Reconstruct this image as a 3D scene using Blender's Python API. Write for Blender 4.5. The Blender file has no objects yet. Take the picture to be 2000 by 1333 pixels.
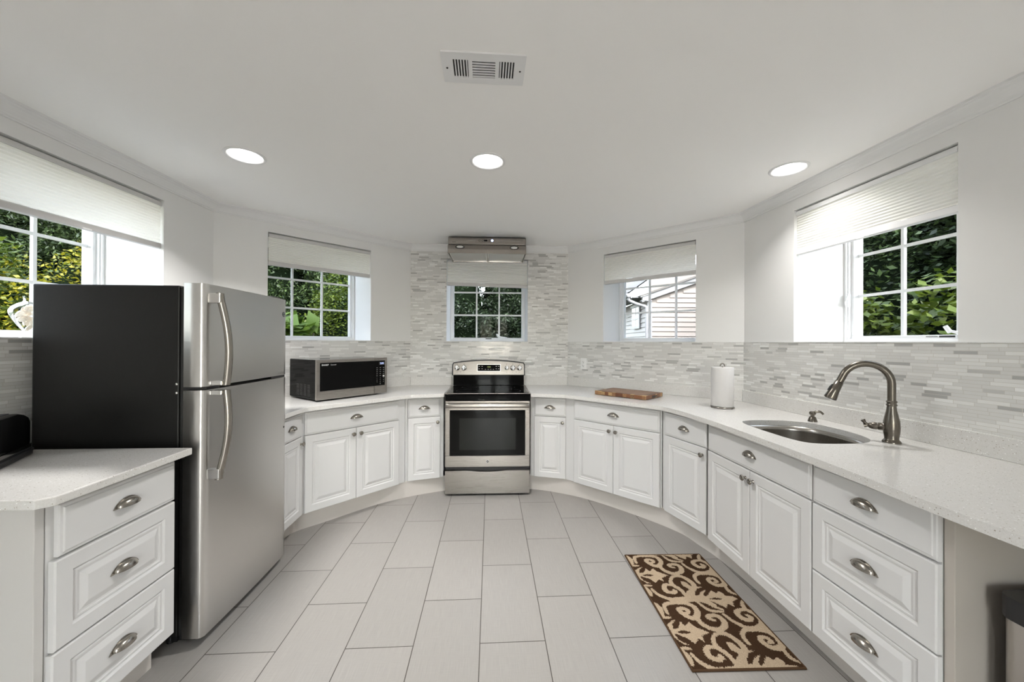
import bpy, bmesh, math, random
import numpy as np
from mathutils import Vector, Matrix
from mathutils.geometry import tessellate_polygon
rnd = random.Random(7)
SC = bpy.context.scene
COL = SC.collection

# ---------------------------------------------------------------- camera
cd = bpy.data.cameras.new('camera')
cd.sensor_width = 36.0
cd.lens = 735.82 * 36.0 / 2000.0
cd.clip_start = 0.05
cam = bpy.data.objects.new('camera', cd)
COL.objects.link(cam)
cam.matrix_world = Matrix(((0.998359, -0.004717, -0.057063, 0.0),
                           (-0.057079, -0.003292, -0.998364, 0.0),
                           (0.004521, 0.999983, -0.003556, 1.378),
                           (0, 0, 0, 1)))
SC.camera = cam

# ---------------------------------------------------------------- sky, sun, exposure
SC.view_settings.view_transform = 'Standard'
SC.view_settings.look = 'None'
SC.view_settings.gamma = 1.0
SC.view_settings.use_curve_mapping = False
SC.view_settings.exposure = 0.82
LAMP_W = 11.0           # watts of every recessed ceiling lamp over the kitchen
REAR_FILL_W = 6.5          # and of the unseen fill lamps added behind the camera
SUN_DIR = Vector((0.02, -0.80, 0.68)).normalized()   # towards the sun
world = bpy.data.worlds.new('sky'); SC.world = world
world.use_nodes = True
wn = world.node_tree
for n in list(wn.nodes): wn.nodes.remove(n)
wo = wn.nodes.new('ShaderNodeOutputWorld'); wb = wn.nodes.new('ShaderNodeBackground')
ws = wn.nodes.new('ShaderNodeTexSky')
ws.sky_type = 'NISHITA'; ws.sun_disc = False
ws.sun_elevation = math.asin(SUN_DIR.z); ws.sun_rotation = math.atan2(SUN_DIR.x, SUN_DIR.y)
ws.air_density = 1.0; ws.dust_density = 1.2; ws.ozone_density = 1.0
wb.inputs['Strength'].default_value = 1.45
wh = wn.nodes.new('ShaderNodeHueSaturation'); wh.inputs['Saturation'].default_value = .45     # thin bright haze
wn.links.new(ws.outputs[0], wh.inputs['Color']); wn.links.new(wh.outputs[0], wb.inputs[0]); wn.links.new(wb.outputs[0], wo.inputs[0])
sl = bpy.data.lights.new('sun', 'SUN'); sl.energy = 2.9; sl.angle = math.radians(0.6); sl.color = (1, .95, .86)
sun = bpy.data.objects.new('sun', sl); COL.objects.link(sun)
sun.rotation_euler = SUN_DIR.to_track_quat('Z', 'Y').to_euler()
SC.cycles.use_denoising = True
SC.cycles.max_bounces = 10; SC.cycles.diffuse_bounces = 6; SC.cycles.glossy_bounces = 4
SC.cycles.transmission_bounces = 6; SC.cycles.transparent_max_bounces = 12
SC.cycles.caustics_reflective = False; SC.cycles.caustics_refractive = False
SC.cycles.sample_clamp_indirect = 6.0

# ---------------------------------------------------------------- materials
def mat(name, col=(.8, .8, .8), rough=.5, metal=0.0, spec=.5, **kw):
    m = bpy.data.materials.new(name); m.use_nodes = True
    b = m.node_tree.nodes['Principled BSDF']
    b.inputs['Base Color'].default_value = (*col, 1); b.inputs['Roughness'].default_value = rough
    b.inputs['Metallic'].default_value = metal; b.inputs['Specular IOR Level'].default_value = spec
    for k, v in kw.items(): b.inputs[k.replace('_', ' ')].default_value = v
    return m
def N(m, t, **kw):
    n = m.node_tree.nodes.new(t)
    for k, v in kw.items(): setattr(n, k, v)
    return n
def LK(m, a, b): m.node_tree.links.new(a, b)
def bsdf(m): return m.node_tree.nodes['Principled BSDF']
def math_node(m, op, a, b=None, c=None):
    n = N(m, 'ShaderNodeMath', operation=op)
    for i, v in enumerate((a, b, c)):
        if v is None: continue
        if isinstance(v, (int, float)): n.inputs[i].default_value = v
        else: LK(m, v, n.inputs[i])
    return n.outputs[0]
def ramp(m, fac, stops):
    r = N(m, 'ShaderNodeValToRGB'); e = r.color_ramp.elements
    while len(e) < len(stops): e.new(.5)
    for i, (p, c) in enumerate(stops):
        e[i].position = p; e[i].color = (*c, 1) if len(c) == 3 else c
    LK(m, fac, r.inputs[0]); return r.outputs[0]
def bump(m, h, strength, dist):
    b = N(m, 'ShaderNodeBump'); b.inputs['Strength'].default_value = strength; b.inputs['Distance'].default_value = dist
    LK(m, h, b.inputs['Height']); LK(m, b.outputs[0], bsdf(m).inputs['Normal'])
def noise(m, vec, scale, detail=2.0, rough=.5):
    n = N(m, 'ShaderNodeTexNoise'); n.inputs['Scale'].default_value = scale
    n.inputs['Detail'].default_value = detail; n.inputs['Roughness'].default_value = rough
    if vec is not None: LK(m, vec, n.inputs['Vector'])
    return n.outputs['Fac']
def coords(m, kind='Object', scale=(1, 1, 1), loc=(0, 0, 0)):
    t = N(m, 'ShaderNodeTexCoord'); mp = N(m, 'ShaderNodeMapping')
    mp.inputs['Scale'].default_value = scale; mp.inputs['Location'].default_value = loc
    LK(m, t.outputs[kind], mp.inputs[0]); return mp.outputs[0]

M = {}
def paint(name, col, rough, bstr=.05, sc=120):
    m = mat(name, col, rough, spec=.35); v = coords(m)
    bump(m, noise(m, v, sc, 3), bstr, .002); M[name] = m; return m
paint('wall_paint', (.80, .797, .787), .6)
paint('ceiling_paint', (.93, .92, .90), .9)
paint('trim_paint', (.80, .80, .795), .4, .02)
paint('window_white', (.86, .865, .87), .35, .01)
paint('cabinet_white', (.655, .652, .648), .38, .012, 200)
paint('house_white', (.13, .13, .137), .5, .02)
paint('panel_shade_right', (.45, .415, .372), .45, .01)  # right end panel: cabinet white with its shade painted into the colour
paint('panel_shade_left', (.57, .557, .537), .45, .01)  # left end panel: same white, lighter shade painted in
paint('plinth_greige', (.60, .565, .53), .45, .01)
M['plastic_white'] = mat('plastic_white', (.85, .85, .84), .35)
M['slot_dark'] = mat('slot_dark', (.03, .03, .03), .6)
M['black_gloss'] = mat('black_gloss', (.004, .004, .004), .06, spec=.07)
M['black_plastic'] = mat('black_plastic', (.012, .012, .013), .35)
M['black_soft'] = mat('black_soft', (.018, .018, .018), .55)
M['nickel'] = mat('nickel', (.33, .307, .275), .25, 1.0)
M['print_grey'] = mat('print_grey', (.30, .30, .30), .5)
M['faucet_metal'] = mat('faucet_metal', (.17, .153, .13), .26, 1.0)
M['chrome'] = mat('chrome', (.72, .71, .69), .12, 1.0)
M['paper'] = mat('paper', (.61, .595, .58), .95, spec=.1)
m = M['paper']; bump(m, noise(m, coords(m), 260, 2), .25, .002)

def steel(name, col, rough, axis):
    """brushed stainless: fine streaks along one axis"""
    m = mat(name, col, rough, 1.0); s = [900, 900, 900]; s[axis] = 6
    f = noise(m, coords(m, 'Object', s), 1.0, 4, .7)
    r = N(m, 'ShaderNodeMapRange'); r.inputs[3].default_value = rough - .06; r.inputs[4].default_value = rough + .10
    LK(m, f, r.inputs[0]); LK(m, r.outputs[0], bsdf(m).inputs['Roughness'])
    bump(m, f, .045, .001)
    M[name] = m
steel('steel_vertical', (.66, .645, .625), .30, 2)
steel('steel_horizontal', (.335, .312, .288), .27, 0)
steel('steel_hood', (.35, .32, .295), .22, 0)
steel('steel_sink', (.42, .40, .37), .22, 2)
steel('steel_can', (.52, .49, .46), .30, 0)

# fridge side: black pebbled vinyl
m = M['black_vinyl'] = mat('black_vinyl', (.008, .008, .0077), .36, spec=.30)
bump(m, noise(m, coords(m), 420, 1), .35, .002)
# oven window: dark tinted glass with a dot screen
m = M['oven_glass'] = mat('oven_glass', (.008, .008, .0075), .05, spec=.08)
m = M['oven_inner'] = mat('oven_inner', (.02, .021, .019), .12, spec=.12)

# quartz worktop
m = M['quartz'] = mat('quartz', (.8, .79, .77), .16, spec=.5)
v = coords(m)
vo = N(m, 'ShaderNodeTexVoronoi', feature='F1'); vo.inputs['Scale'].default_value = 150; LK(m, v, vo.inputs['Vector'])
sp = math_node(m, 'LESS_THAN', vo.outputs['Distance'], .25)
wn_ = N(m, 'ShaderNodeTexWhiteNoise', noise_dimensions='3D'); LK(m, vo.outputs['Position'], wn_.inputs['Vector'])
pick = math_node(m, 'GREATER_THAN', wn_.outputs['Value'], .62)
f = math_node(m, 'MULTIPLY', sp, pick)
base = ramp(m, noise(m, v, 300, 3, .7), [(.3, (.62, .605, .58)), (.7, (.72, .71, .69))])
speck = ramp(m, wn_.outputs['Value'], [(.62, (.30, .26, .21)), (.85, (.48, .45, .41)), (.9, (.93, .93, .92))])
mx = N(m, 'ShaderNodeMix', data_type='RGBA'); LK(m, f, mx.inputs[0]); LK(m, base, mx.inputs[6]); LK(m, speck, mx.inputs[7])
LK(m, mx.outputs[2], bsdf(m).inputs['Base Color'])

# floor tile: 300 x 600 mm porcelain planks with a linen grain, half bond
m = M['floor_tile'] = mat('floor_tile', (.6, .58, .56), .33, spec=.4)
tc = N(m, 'ShaderNodeTexCoord'); sx = N(m, 'ShaderNodeSeparateXYZ'); LK(m, tc.outputs['Object'], sx.inputs[0])
u = math_node(m, 'ADD', sx.outputs[1], -3.2313 + .5995 * 40)
vv = math_node(m, 'ADD', sx.outputs[0], .0418 + .3012 * 40)
cb = N(m, 'ShaderNodeCombineXYZ'); LK(m, u, cb.inputs[0]); LK(m, vv, cb.inputs[1])
bt = N(m, 'ShaderNodeTexBrick', offset=.5, offset_frequency=2, squash=1.0)
for k, val in (('Scale', 1.0), ('Mortar Size', .0021), ('Mortar Smooth', .15), ('Bias', 0.0), ('Brick Width', .5995), ('Row Height', .3012)):
    bt.inputs[k].default_value = val
bt.inputs['Color1'].default_value = (.335, .318, .298, 1); bt.inputs['Color2'].default_value = (.31, .295, .277, 1)
bt.inputs['Mortar'].default_value = (.07, .06, .052, 1)
LK(m, cb.outputs[0], bt.inputs['Vector'])
g = noise(m, coords(m, 'Object', (420, 9, 1)), 1.0, 3, .6)
g2 = noise(m, coords(m, 'Object', (14, 420, 1)), 1.0, 3, .6)
gg = math_node(m, 'ADD', math_node(m, 'MULTIPLY', g, .7), math_node(m, 'MULTIPLY', g2, .3))
gm = ramp(m, gg, [(.3, (.86, .86, .86)), (.7, (1.06, 1.06, 1.06))])
mx = N(m, 'ShaderNodeMix', data_type='RGBA', blend_type='MULTIPLY'); mx.inputs[0].default_value = 1
LK(m, bt.outputs['Color'], mx.inputs[6]); LK(m, gm, mx.inputs[7]); LK(m, mx.outputs[2], bsdf(m).inputs['Base Color'])
hb = math_node(m, 'SUBTRACT', math_node(m, 'MULTIPLY', gg, .12), bt.outputs['Fac'])
bump(m, hb, .5, .0012)

# mosaic splashback: 15 mm strips of random lengths, white glass with grey stone pieces (object x along the wall, z up)
def mosaic(name, darker, gl):
    m = M[name] = mat(name, (.7, .7, .68), .2, spec=.5)
    tc = N(m, 'ShaderNodeTexCoord'); s = N(m, 'ShaderNodeSeparateXYZ'); LK(m, tc.outputs['Object'], s.inputs[0])
    H = .0157
    zr = math_node(m, 'DIVIDE', s.outputs[2], H); row = math_node(m, 'FLOOR', zr); zf = math_node(m, 'FRACT', zr)
    w1 = N(m, 'ShaderNodeTexWhiteNoise', noise_dimensions='1D'); LK(m, row, w1.inputs['W'])
    w2 = N(m, 'ShaderNodeTexWhiteNoise', noise_dimensions='1D'); LK(m, math_node(m, 'ADD', row, 77.3), w2.inputs['W'])
    L = math_node(m, 'ADD', math_node(m, 'MULTIPLY', w2.outputs['Value'], .055), .055)
    xs = math_node(m, 'DIVIDE', math_node(m, 'ADD', s.outputs[0], math_node(m, 'MULTIPLY', w1.outputs['Value'], 5.0)), L)
    cell = math_node(m, 'FLOOR', xs); xf = math_node(m, 'FRACT', xs)
    cv = N(m, 'ShaderNodeCombineXYZ'); LK(m, row, cv.inputs[0]); LK(m, cell, cv.inputs[1])
    wc = N(m, 'ShaderNodeTexWhiteNoise', noise_dimensions='2D'); LK(m, cv.outputs[0], wc.inputs['Vector'])
    c = ramp(m, wc.outputs['Value'], [(0, (.66, .655, .635)), (.5, (.73, .725, .705)), (.82, (.69, .685, .665)), (.845, darker), (.92, (.50, .495, .48)), (.95, (.80, .80, .785))])
    c.node.color_ramp.interpolation = 'CONSTANT'
    gz = math_node(m, 'MULTIPLY', math_node(m, 'GREATER_THAN', zf, .06), math_node(m, 'LESS_THAN', zf, .94))
    ed = math_node(m, 'DIVIDE', .0010, L)
    gx = math_node(m, 'MULTIPLY', math_node(m, 'GREATER_THAN', xf, ed), math_node(m, 'LESS_THAN', xf, math_node(m, 'SUBTRACT', 1.0, ed)))
    g = math_node(m, 'MULTIPLY', gz, gx)
    mx = N(m, 'ShaderNodeMix', data_type='RGBA'); LK(m, g, mx.inputs[0]); mx.inputs[6].default_value = (*gl, 1); LK(m, c, mx.inputs[7])
    LK(m, mx.outputs[2], bsdf(m).inputs['Base Color'])
    bump(m, math_node(m, 'ADD', g, math_node(m, 'MULTIPLY', wc.outputs['Value'], .25)), .35, .0015)
    rr = math_node(m, 'ADD', math_node(m, 'MULTIPLY', wc.outputs['Value'], .25), .12); LK(m, rr, bsdf(m).inputs['Roughness'])
mosaic('mosaic', (.40, .395, .385), (.57, .55, .51))

# window glass: thin pane, clear with a faint sheen
def thin_glass(name, tint, fac):
    m = M[name] = bpy.data.materials.new(name); m.use_nodes = True
    nt = m.node_tree
    for n in list(nt.nodes): nt.nodes.remove(n)
    o = nt.nodes.new('ShaderNodeOutputMaterial'); t = nt.nodes.new('ShaderNodeBsdfTransparent'); g = nt.nodes.new('ShaderNodeBsdfGlossy')
    g.inputs['Roughness'].default_value = .02; t.inputs[0].default_value = (*tint, 1)
    mx = nt.nodes.new('ShaderNodeMixShader'); fr = nt.nodes.new('ShaderNodeFresnel'); fr.inputs[0].default_value = fac
    nt.links.new(fr.outputs[0], mx.inputs[0]); nt.links.new(t.outputs[0], mx.inputs[1]); nt.links.new(g.outputs[0], mx.inputs[2])
    nt.links.new(mx.outputs[0], o.inputs[0])
thin_glass('pane_glass', (.96, .97, .96), 1.08)
thin_glass('vase_glass', (.97, .98, .96), 1.22)

# cellular shade cloth: lets daylight through
m = M['shade_cloth'] = mat('shade_cloth', (.93, .92, .875), .9, spec=.1)
tr = N(m, 'ShaderNodeBsdfTranslucent'); tr.inputs[0].default_value = (.97, .95, .90, 1)
mx = N(m, 'ShaderNodeMixShader'); mx.inputs[0].default_value = .35
LK(m, bsdf(m).outputs[0], mx.inputs[1]); LK(m, tr.outputs[0], mx.inputs[2])
LK(m, mx.outputs[0], m.node_tree.nodes['Material Output'].inputs[0])
M['shade_rail'] = mat('shade_rail', (.62, .61, .60), .45)
M['shade_rail_white'] = mat('shade_rail_white', (.80, .80, .80), .4)

def emit(name, col, s):
    m = M[name] = mat(name, col, .4); b = bsdf(m)
    b.inputs['Emission Color'].default_value = (*col, 1); b.inputs['Emission Strength'].default_value = s
emit('lamp_lens', (1, .97, .93), 6.0)
emit('display_blue', (.45, .55, 1.0), 1.6)
emit('display_green', (.35, .42, .12), .35)

# acacia chopping board, end and long grain blocks
m = M['board_wood'] = mat('board_wood', (.3, .15, .07), .4)
v = coords(m)
sx = N(m, 'ShaderNodeSeparateXYZ'); LK(m, v, sx.inputs[0])
cx = math_node(m, 'FLOOR', math_node(m, 'DIVIDE', sx.outputs[0], .034)); cy = math_node(m, 'FLOOR', math_node(m, 'DIVIDE', sx.outputs[1], .034))
cv = N(m, 'ShaderNodeCombineXYZ'); LK(m, cx, cv.inputs[0]); LK(m, cy, cv.inputs[1])
wc = N(m, 'ShaderNodeTexWhiteNoise', noise_dimensions='2D'); LK(m, cv.outputs[0], wc.inputs['Vector'])
gr = noise(m, coords(m, 'Object', (40, 8, 60)), 2.0, 4)
fv = math_node(m, 'ADD', math_node(m, 'MULTIPLY', wc.outputs['Value'], .8), math_node(m, 'MULTIPLY', gr, .25))
c = ramp(m, fv, [(.0, (.075, .024, .010)), (.45, (.15, .055, .022)), (.74, (.22, .095, .04)), (.88, (.50, .34, .16))])
LK(m, c, bsdf(m).inputs['Base Color'])
m = M['board_top'] = mat('board_top', (.3, .17, .09), .45)
c = ramp(m, noise(m, coords(m, 'Object', (8, 60, 1)), 2.0, 5), [(.3, (.14, .062, .03)), (.7, (.32, .185, .11))])
LK(m, c, bsdf(m).inputs['Base Color'])

M['rug_brown'] = mat('rug_brown', (.048, .026, .014), .95, spec=.05)
M['rug_beige'] = mat('rug_beige', (.43, .335, .235), .95, spec=.05)
M['rug_edge'] = mat('rug_edge', (.075, .043, .024), .9, spec=.05)
for k in ('rug_brown', 'rug_beige'):
    m = M[k]; c0 = bsdf(m).inputs['Base Color'].default_value[:3]
    c = ramp(m, noise(m, coords(m), 330, 2), [(.25, tuple(x * .62 for x in c0)), (.75, tuple(x * 1.3 for x in c0))])
    LK(m, c, bsdf(m).inputs['Base Color'])
m = M['filter_mesh'] = mat('filter_mesh', (.55, .54, .52), .35, 1.0)
ck = N(m, 'ShaderNodeTexChecker'); ck.inputs['Scale'].default_value = 260; LK(m, coords(m), ck.inputs[0]); bump(m, ck.outputs['Fac'], .8, .003)
M['shell'] = mat('shell', (.86, .78, .69), .5)

def leaf(name, c1, c2, trans=.35):
    m = M[name] = mat(name, c1, .5, spec=.3)
    gi = N(m, 'ShaderNodeNewGeometry')
    c = ramp(m, gi.outputs['Random Per Island'], [(0, c1), (1, c2)]); LK(m, c, bsdf(m).inputs['Base Color'])
    tr = N(m, 'ShaderNodeBsdfTranslucent'); LK(m, c, tr.inputs[0])
    mx = N(m, 'ShaderNodeMixShader'); mx.inputs[0].default_value = trans
    LK(m, bsdf(m).outputs[0], mx.inputs[1]); LK(m, tr.outputs[0], mx.inputs[2]); LK(m, mx.outputs[0], m.node_tree.nodes['Material Output'].inputs[0])
leaf('leaf_yellow', (.045, .065, .005), (.21, .18, .012))
leaf('leaf_green', (.012, .026, .003), (.062, .086, .008))
leaf('leaf_broad', (.026, .052, .006), (.052, .088, .010))
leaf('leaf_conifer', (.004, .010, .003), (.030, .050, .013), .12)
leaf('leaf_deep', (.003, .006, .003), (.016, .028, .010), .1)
leaf('leaf_rhodo', (.018, .034, .004), (.066, .092, .009), .3)
M['bounce_paving'] = mat('bounce_paving', (.55, .53, .50), .8)  # pale surface of the added slab, bounces sun indoors
M['bark'] = mat('bark', (.06, .045, .03), .9)
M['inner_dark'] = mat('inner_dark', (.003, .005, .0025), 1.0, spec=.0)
m = M['soil'] = mat('soil', (.03, .035, .015), .95)
c = ramp(m, noise(m, coords(m), 3, 6, .7), [(.35, (.015, .013, .008)), (.65, (.03, .045, .011))]); LK(m, c, bsdf(m).inputs['Base Color'])
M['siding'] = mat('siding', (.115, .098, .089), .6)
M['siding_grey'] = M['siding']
M['roof_grey'] = mat('roof_grey', (.06, .056, .053), .9)
M['house_glass'] = mat('house_glass', (.012, .018, .012), .06, spec=.12)

# ---------------------------------------------------------------- mesh helpers
class MB:
    def __init__(s): s.v = []; s.f = []; s.m = []; s.sm = []; s.mats = []
    def mi(s, m):
        if m not in s.mats: s.mats.append(m)
        return s.mats.index(m)
    def add(s, vs, fs, m=None, smooth=False):
        o = len(s.v); s.v += [tuple(x) for x in vs]; k = s.mi(m)
        for f in fs: s.f.append([i + o for i in f]); s.m.append(k); s.sm.append(smooth)
        return s
    def box(s, x0, x1, y0, y1, z0, z1, m=None):
        vs = [(x, y, z) for z in (z0, z1) for y in (y0, y1) for x in (x0, x1)]
        return s.add(vs, [(0, 2, 3, 1), (4, 5, 7, 6), (0, 1, 5, 4), (2, 6, 7, 3), (0, 4, 6, 2), (1, 3, 7, 5)], m)
    def prism(s, poly, z0, z1, m=None, smooth=False):
        """poly: counter-clockwise plan outline"""
        n = len(poly); a = sum(poly[i][0] * poly[(i + 1) % n][1] - poly[(i + 1) % n][0] * poly[i][1] for i in range(n))
        if a < 0: poly = poly[::-1]
        vs = [(x, y, z0) for x, y in poly] + [(x, y, z1) for x, y in poly]
        s.add(vs, [tuple(range(n))[::-1], tuple(range(n, 2 * n))], m)
        s.add(vs, [(i, (i + 1) % n, n + (i + 1) % n, n + i) for i in range(n)], m, smooth)
        return s
    def lathe(s, prof, seg=24, m=None, axis='z', at=(0, 0, 0), smooth=True, cap=True):
        """prof: (r, h) pairs from bottom to top"""
        vs = []; n = len(prof)
        for r, h in prof:
            for k in range(seg):
                a = 2 * math.pi * k / seg; p = (r * math.cos(a), r * math.sin(a), h)
                if axis == '-y': p = (p[0], -h, p[1])
                elif axis == 'x': p = (h, p[0], p[1])
                elif axis == '-x': p = (-h, p[1], p[0])
                elif axis == 'y': p = (p[1], h, p[0])
                vs.append((p[0] + at[0], p[1] + at[1], p[2] + at[2]))
        fs = [(i * seg + k, i * seg + (k + 1) % seg, (i + 1) * seg + (k + 1) % seg, (i + 1) * seg + k) for i in range(n - 1) for k in range(seg)]
        s.add(vs, fs, m, smooth)
        if cap:
            if prof[0][0] > 1e-5: s.add(vs[:seg], [tuple(range(seg))[::-1]], m)
            if prof[-1][0] > 1e-5: s.add(vs[-seg:], [tuple(range(seg))], m)
        return s
    def tube(s, pts, r, seg=12, m=None, cap=True, flat=None):
        """r: radius or list of radii; flat: (half width, half height) for a rounded strap"""
        pts = [Vector(p) for p in pts]; n = len(pts); rr = r if isinstance(r, (list, tuple)) else [r] * n
        vs = []; ref = None
        for i, p in enumerate(pts):
            t = (pts[min(i + 1, n - 1)] - pts[max(i - 1, 0)]).normalized()
            if ref is None:
                ref = Vector((0, 0, 1)) if abs(t.z) < .9 else Vector((1, 0, 0))
                ref = (ref - t * ref.dot(t)).normalized()
            else: ref = (ref - t * ref.dot(t)).normalized()
            b = t.cross(ref)
            for k in range(seg):
                a = 2 * math.pi * k / seg
                vs.append(p + ref * (rr[i] * math.cos(a)) + b * (rr[i] * math.sin(a)))
        fs = [(i * seg + k, i * seg + (k + 1) % seg, (i + 1) * seg + (k + 1) % seg, (i + 1) * seg + k) for i in range(n - 1) for k in range(seg)]
        s.add(vs, fs, m, True)
        if cap: s.add(vs[:seg], [tuple(range(seg))[::-1]], m); s.add(vs[-seg:], [tuple(range(seg))], m)
        return s
    def sheet(s, rows, m=None, smooth=True, closed=False):
        n = len(rows[0]); vs = [p for r in rows for p in r]
        fs = []
        for i in range(len(rows) - 1):
            for k in range(n if closed else n - 1):
                fs.append((i * n + k, i * n + (k + 1) % n, (i + 1) * n + (k + 1) % n, (i + 1) * n + k))
        return s.add(vs, fs, m, smooth)
    def build(s, name, parent=None, loc=None, rot=None, bevel=0, seg=2, weld=False, auto=True):
        me = bpy.data.meshes.new(name); me.from_pydata(s.v, [], s.f)
        for m in s.mats: me.materials.append(M[m] if isinstance(m, str) else m)
        me.polygons.foreach_set('material_index', s.m); me.polygons.foreach_set('use_smooth', s.sm)
        bm = bmesh.new(); bm.from_mesh(me)
        if weld: bmesh.ops.remove_doubles(bm, verts=bm.verts, dist=1e-5)
        bmesh.ops.recalc_face_normals(bm, faces=bm.faces)
        bm.to_mesh(me); bm.free(); me.update()
        o = bpy.data.objects.new(name, me); COL.objects.link(o)
        if parent: o.parent = parent
        if loc: o.location = loc
        if rot is not None: o.rotation_euler = (0, 0, rot) if isinstance(rot, (int, float)) else rot
        if bevel:
            b = o.modifiers.new('bevel', 'BEVEL'); b.width = bevel; b.segments = seg; b.limit_method = 'ANGLE'; b.angle_limit = math.radians(40)
            b.harden_normals = False
        return o
def tag(o, label=None, cat=None, group=None, kind=None):
    if label: o['label'] = label
    if cat: o['category'] = cat
    if group: o['group'] = group
    if kind: o['kind'] = kind
    return o
def thing(name, label, cat, loc=(0, 0, 0), rot=0, group=None):
    o = bpy.data.objects.new(name, None); o.empty_display_size = .1; COL.objects.link(o)
    o.location = loc; o.rotation_euler = (0, 0, rot) if isinstance(rot, (int, float)) else rot
    return tag(o, label, cat, group)
def struct(o): o['kind'] = 'structure'; return o
def copy_tree(o, parent=None):
    c = o.copy(); COL.objects.link(c)
    if parent: c.parent = parent
    for ch in list(o.children): copy_tree(ch, c)
    return c
def text(name, body, size, loc, parent, m, align='CENTER', rot=(math.pi / 2, 0, 0), ext=.0003, sx=1.0):
    c = bpy.data.curves.new(name, 'FONT'); c.body = body; c.size = size; c.align_x = align; c.align_y = 'CENTER'; c.extrude = ext
    c.resolution_u = 3
    c.materials.append(M[m]); o = bpy.data.objects.new(name, c); COL.objects.link(o)
    me = bpy.data.meshes.new_from_object(o); me.name = name; bpy.data.objects.remove(o); bpy.data.curves.remove(c)
    o = bpy.data.objects.new(name, me); COL.objects.link(o)
    o.parent = parent; o.location = loc; o.rotation_euler = rot; o.scale = (sx, 1, 1); return o
R = math.radians
def smooth_path(pts, n=8):
    """Catmull-Rom through pts"""
    P = [Vector(p) for p in pts]; out = []
    for i in range(len(P) - 1):
        p0, p1, p2, p3 = P[max(i - 1, 0)], P[i], P[i + 1], P[min(i + 2, len(P) - 1)]
        for k in range(n):
            t = k / n
            out.append(.5 * ((2 * p1) + (-p0 + p2) * t + (2 * p0 - 5 * p1 + 4 * p2 - p3) * t * t + (-p0 + 3 * p1 - 3 * p2 + p3) * t ** 3))
    out.append(P[-1]); return out

# ================================================================ the room
CEIL = 2.415; SILL = 1.386; HEAD = 2.275; WT = .50; CR = 2.347
POLY = [(-2.223, -2.4), (-2.077, 2.945), (-.855, 4.078), (.844, 4.064), (2.026, 2.902), (2.169, -2.4)]   # clockwise from above
n6 = len(POLY)
def offset_poly(d):
    """move every side outwards by d (negative: inwards)"""
    out = []
    for i in range(n6):
        p, a, b = Vector(POLY[i - 1]), Vector(POLY[i]), Vector(POLY[(i + 1) % n6])
        d1 = (a - p).normalized(); d2 = (b - a).normalized()
        n1 = Vector((-d1.y, d1.x)); n2 = Vector((-d2.y, d2.x))
        k = d / (1 + n1.dot(n2)); out.append(tuple(a + (n1 + n2) * k))
    return out
OUT = offset_poly(WT)
def frame(i):
    a, b = Vector(POLY[i]), Vector(POLY[(i + 1) % n6]); d = b - a
    return a, d.length, math.atan2(d.y, d.x)
def local(i, p):
    a, L, ang = frame(i); d = Vector(p) - a; c, s = math.cos(ang), math.sin(ang)
    return (d.x * c + d.y * s, -d.x * s + d.y * c)
def to_world(i, t, off=0.0):
    """t metres along wall i, off metres into the room"""
    a, L, ang = frame(i); return (a.x + t * math.cos(ang) + off * math.sin(ang), a.y + t * math.sin(ang) - off * math.cos(ang))
SIDES = ['left', 'back_left', 'back', 'back_right', 'right', 'rear']
T0 = [4.057, .352, .382, .421, .478]     # left end of each window opening, measured along its wall
OW = .875
for i in range(n6):
    a, L, ang = frame(i); oa, ob = local(i, OUT[i]), local(i, OUT[(i + 1) % n6])
    mb = MB()
    if i < 5:
        t0, t1 = T0[i], T0[i] + OW
        mb.prism([(0, 0), (t0, 0), (t0, WT), oa], 0, CEIL + .12, 'wall_paint')
        mb.prism([(t1, 0), (L, 0), ob, (t1, WT)], 0, CEIL + .12, 'wall_paint')
        mb.box(t0, t1, 0, WT, 0, SILL, 'wall_paint'); mb.box(t0, t1, 0, WT, HEAD, CEIL + .12, 'wall_paint')
    else:      # opening for glazed doors added behind the camera to brighten the ceiling
        t0, t1 = 1.72, L - 1.72
        mb.prism([(0, 0), (t0, 0), (t0, WT), oa], 0, CEIL + .12, 'wall_paint'); mb.prism([(t1, 0), (L, 0), ob, (t1, WT)], 0, CEIL + .12, 'wall_paint')
        mb.box(t0, t1, 0, WT, 2.22, CEIL + .12, 'wall_paint')
        REAR = (t0, t1)
    struct(mb.build('wall_' + SIDES[i], loc=(a.x, a.y, 0), rot=ang))
struct(MB().prism(OUT, -.12, 0, 'floor_tile').build('floor'))
struct(MB().prism(offset_poly(WT * .98), CEIL, CEIL + .11, 'ceiling_paint').build('ceiling'))

# crown moulding, one mitred length per wall
CPROF = [(0, CR), (.007, CR), (.009, CR + .006), (.014, CR + .010), (.016, CR + .018), (.024, CR + .030), (.026, CR + .033), (.037, CR + .045), (.046, CR + .051), (.048, CR + .055), (.056, CR + .058), (.058, CEIL), (0, CEIL)]
for i in range(n6):
    a, L, ang = frame(i)
    def miter(j):
        d1 = frame((j - 1) % n6)[2]; d2 = frame(j)[2]; t = (d1 - d2 + math.pi) % (2 * math.pi) - math.pi
        return math.tan(t / 2)
    m0, m1 = miter(i), miter((i + 1) % n6)
    rows = [[(o * m0, -o, z) for o, z in CPROF], [(L - o * m1, -o, z) for o, z in CPROF]]
    mb = MB().sheet(rows, 'trim_paint', smooth=False, closed=True)
    struct(mb.build('trim_%d' % (i + 1), loc=(a.x, a.y, 0), rot=ang))

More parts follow.
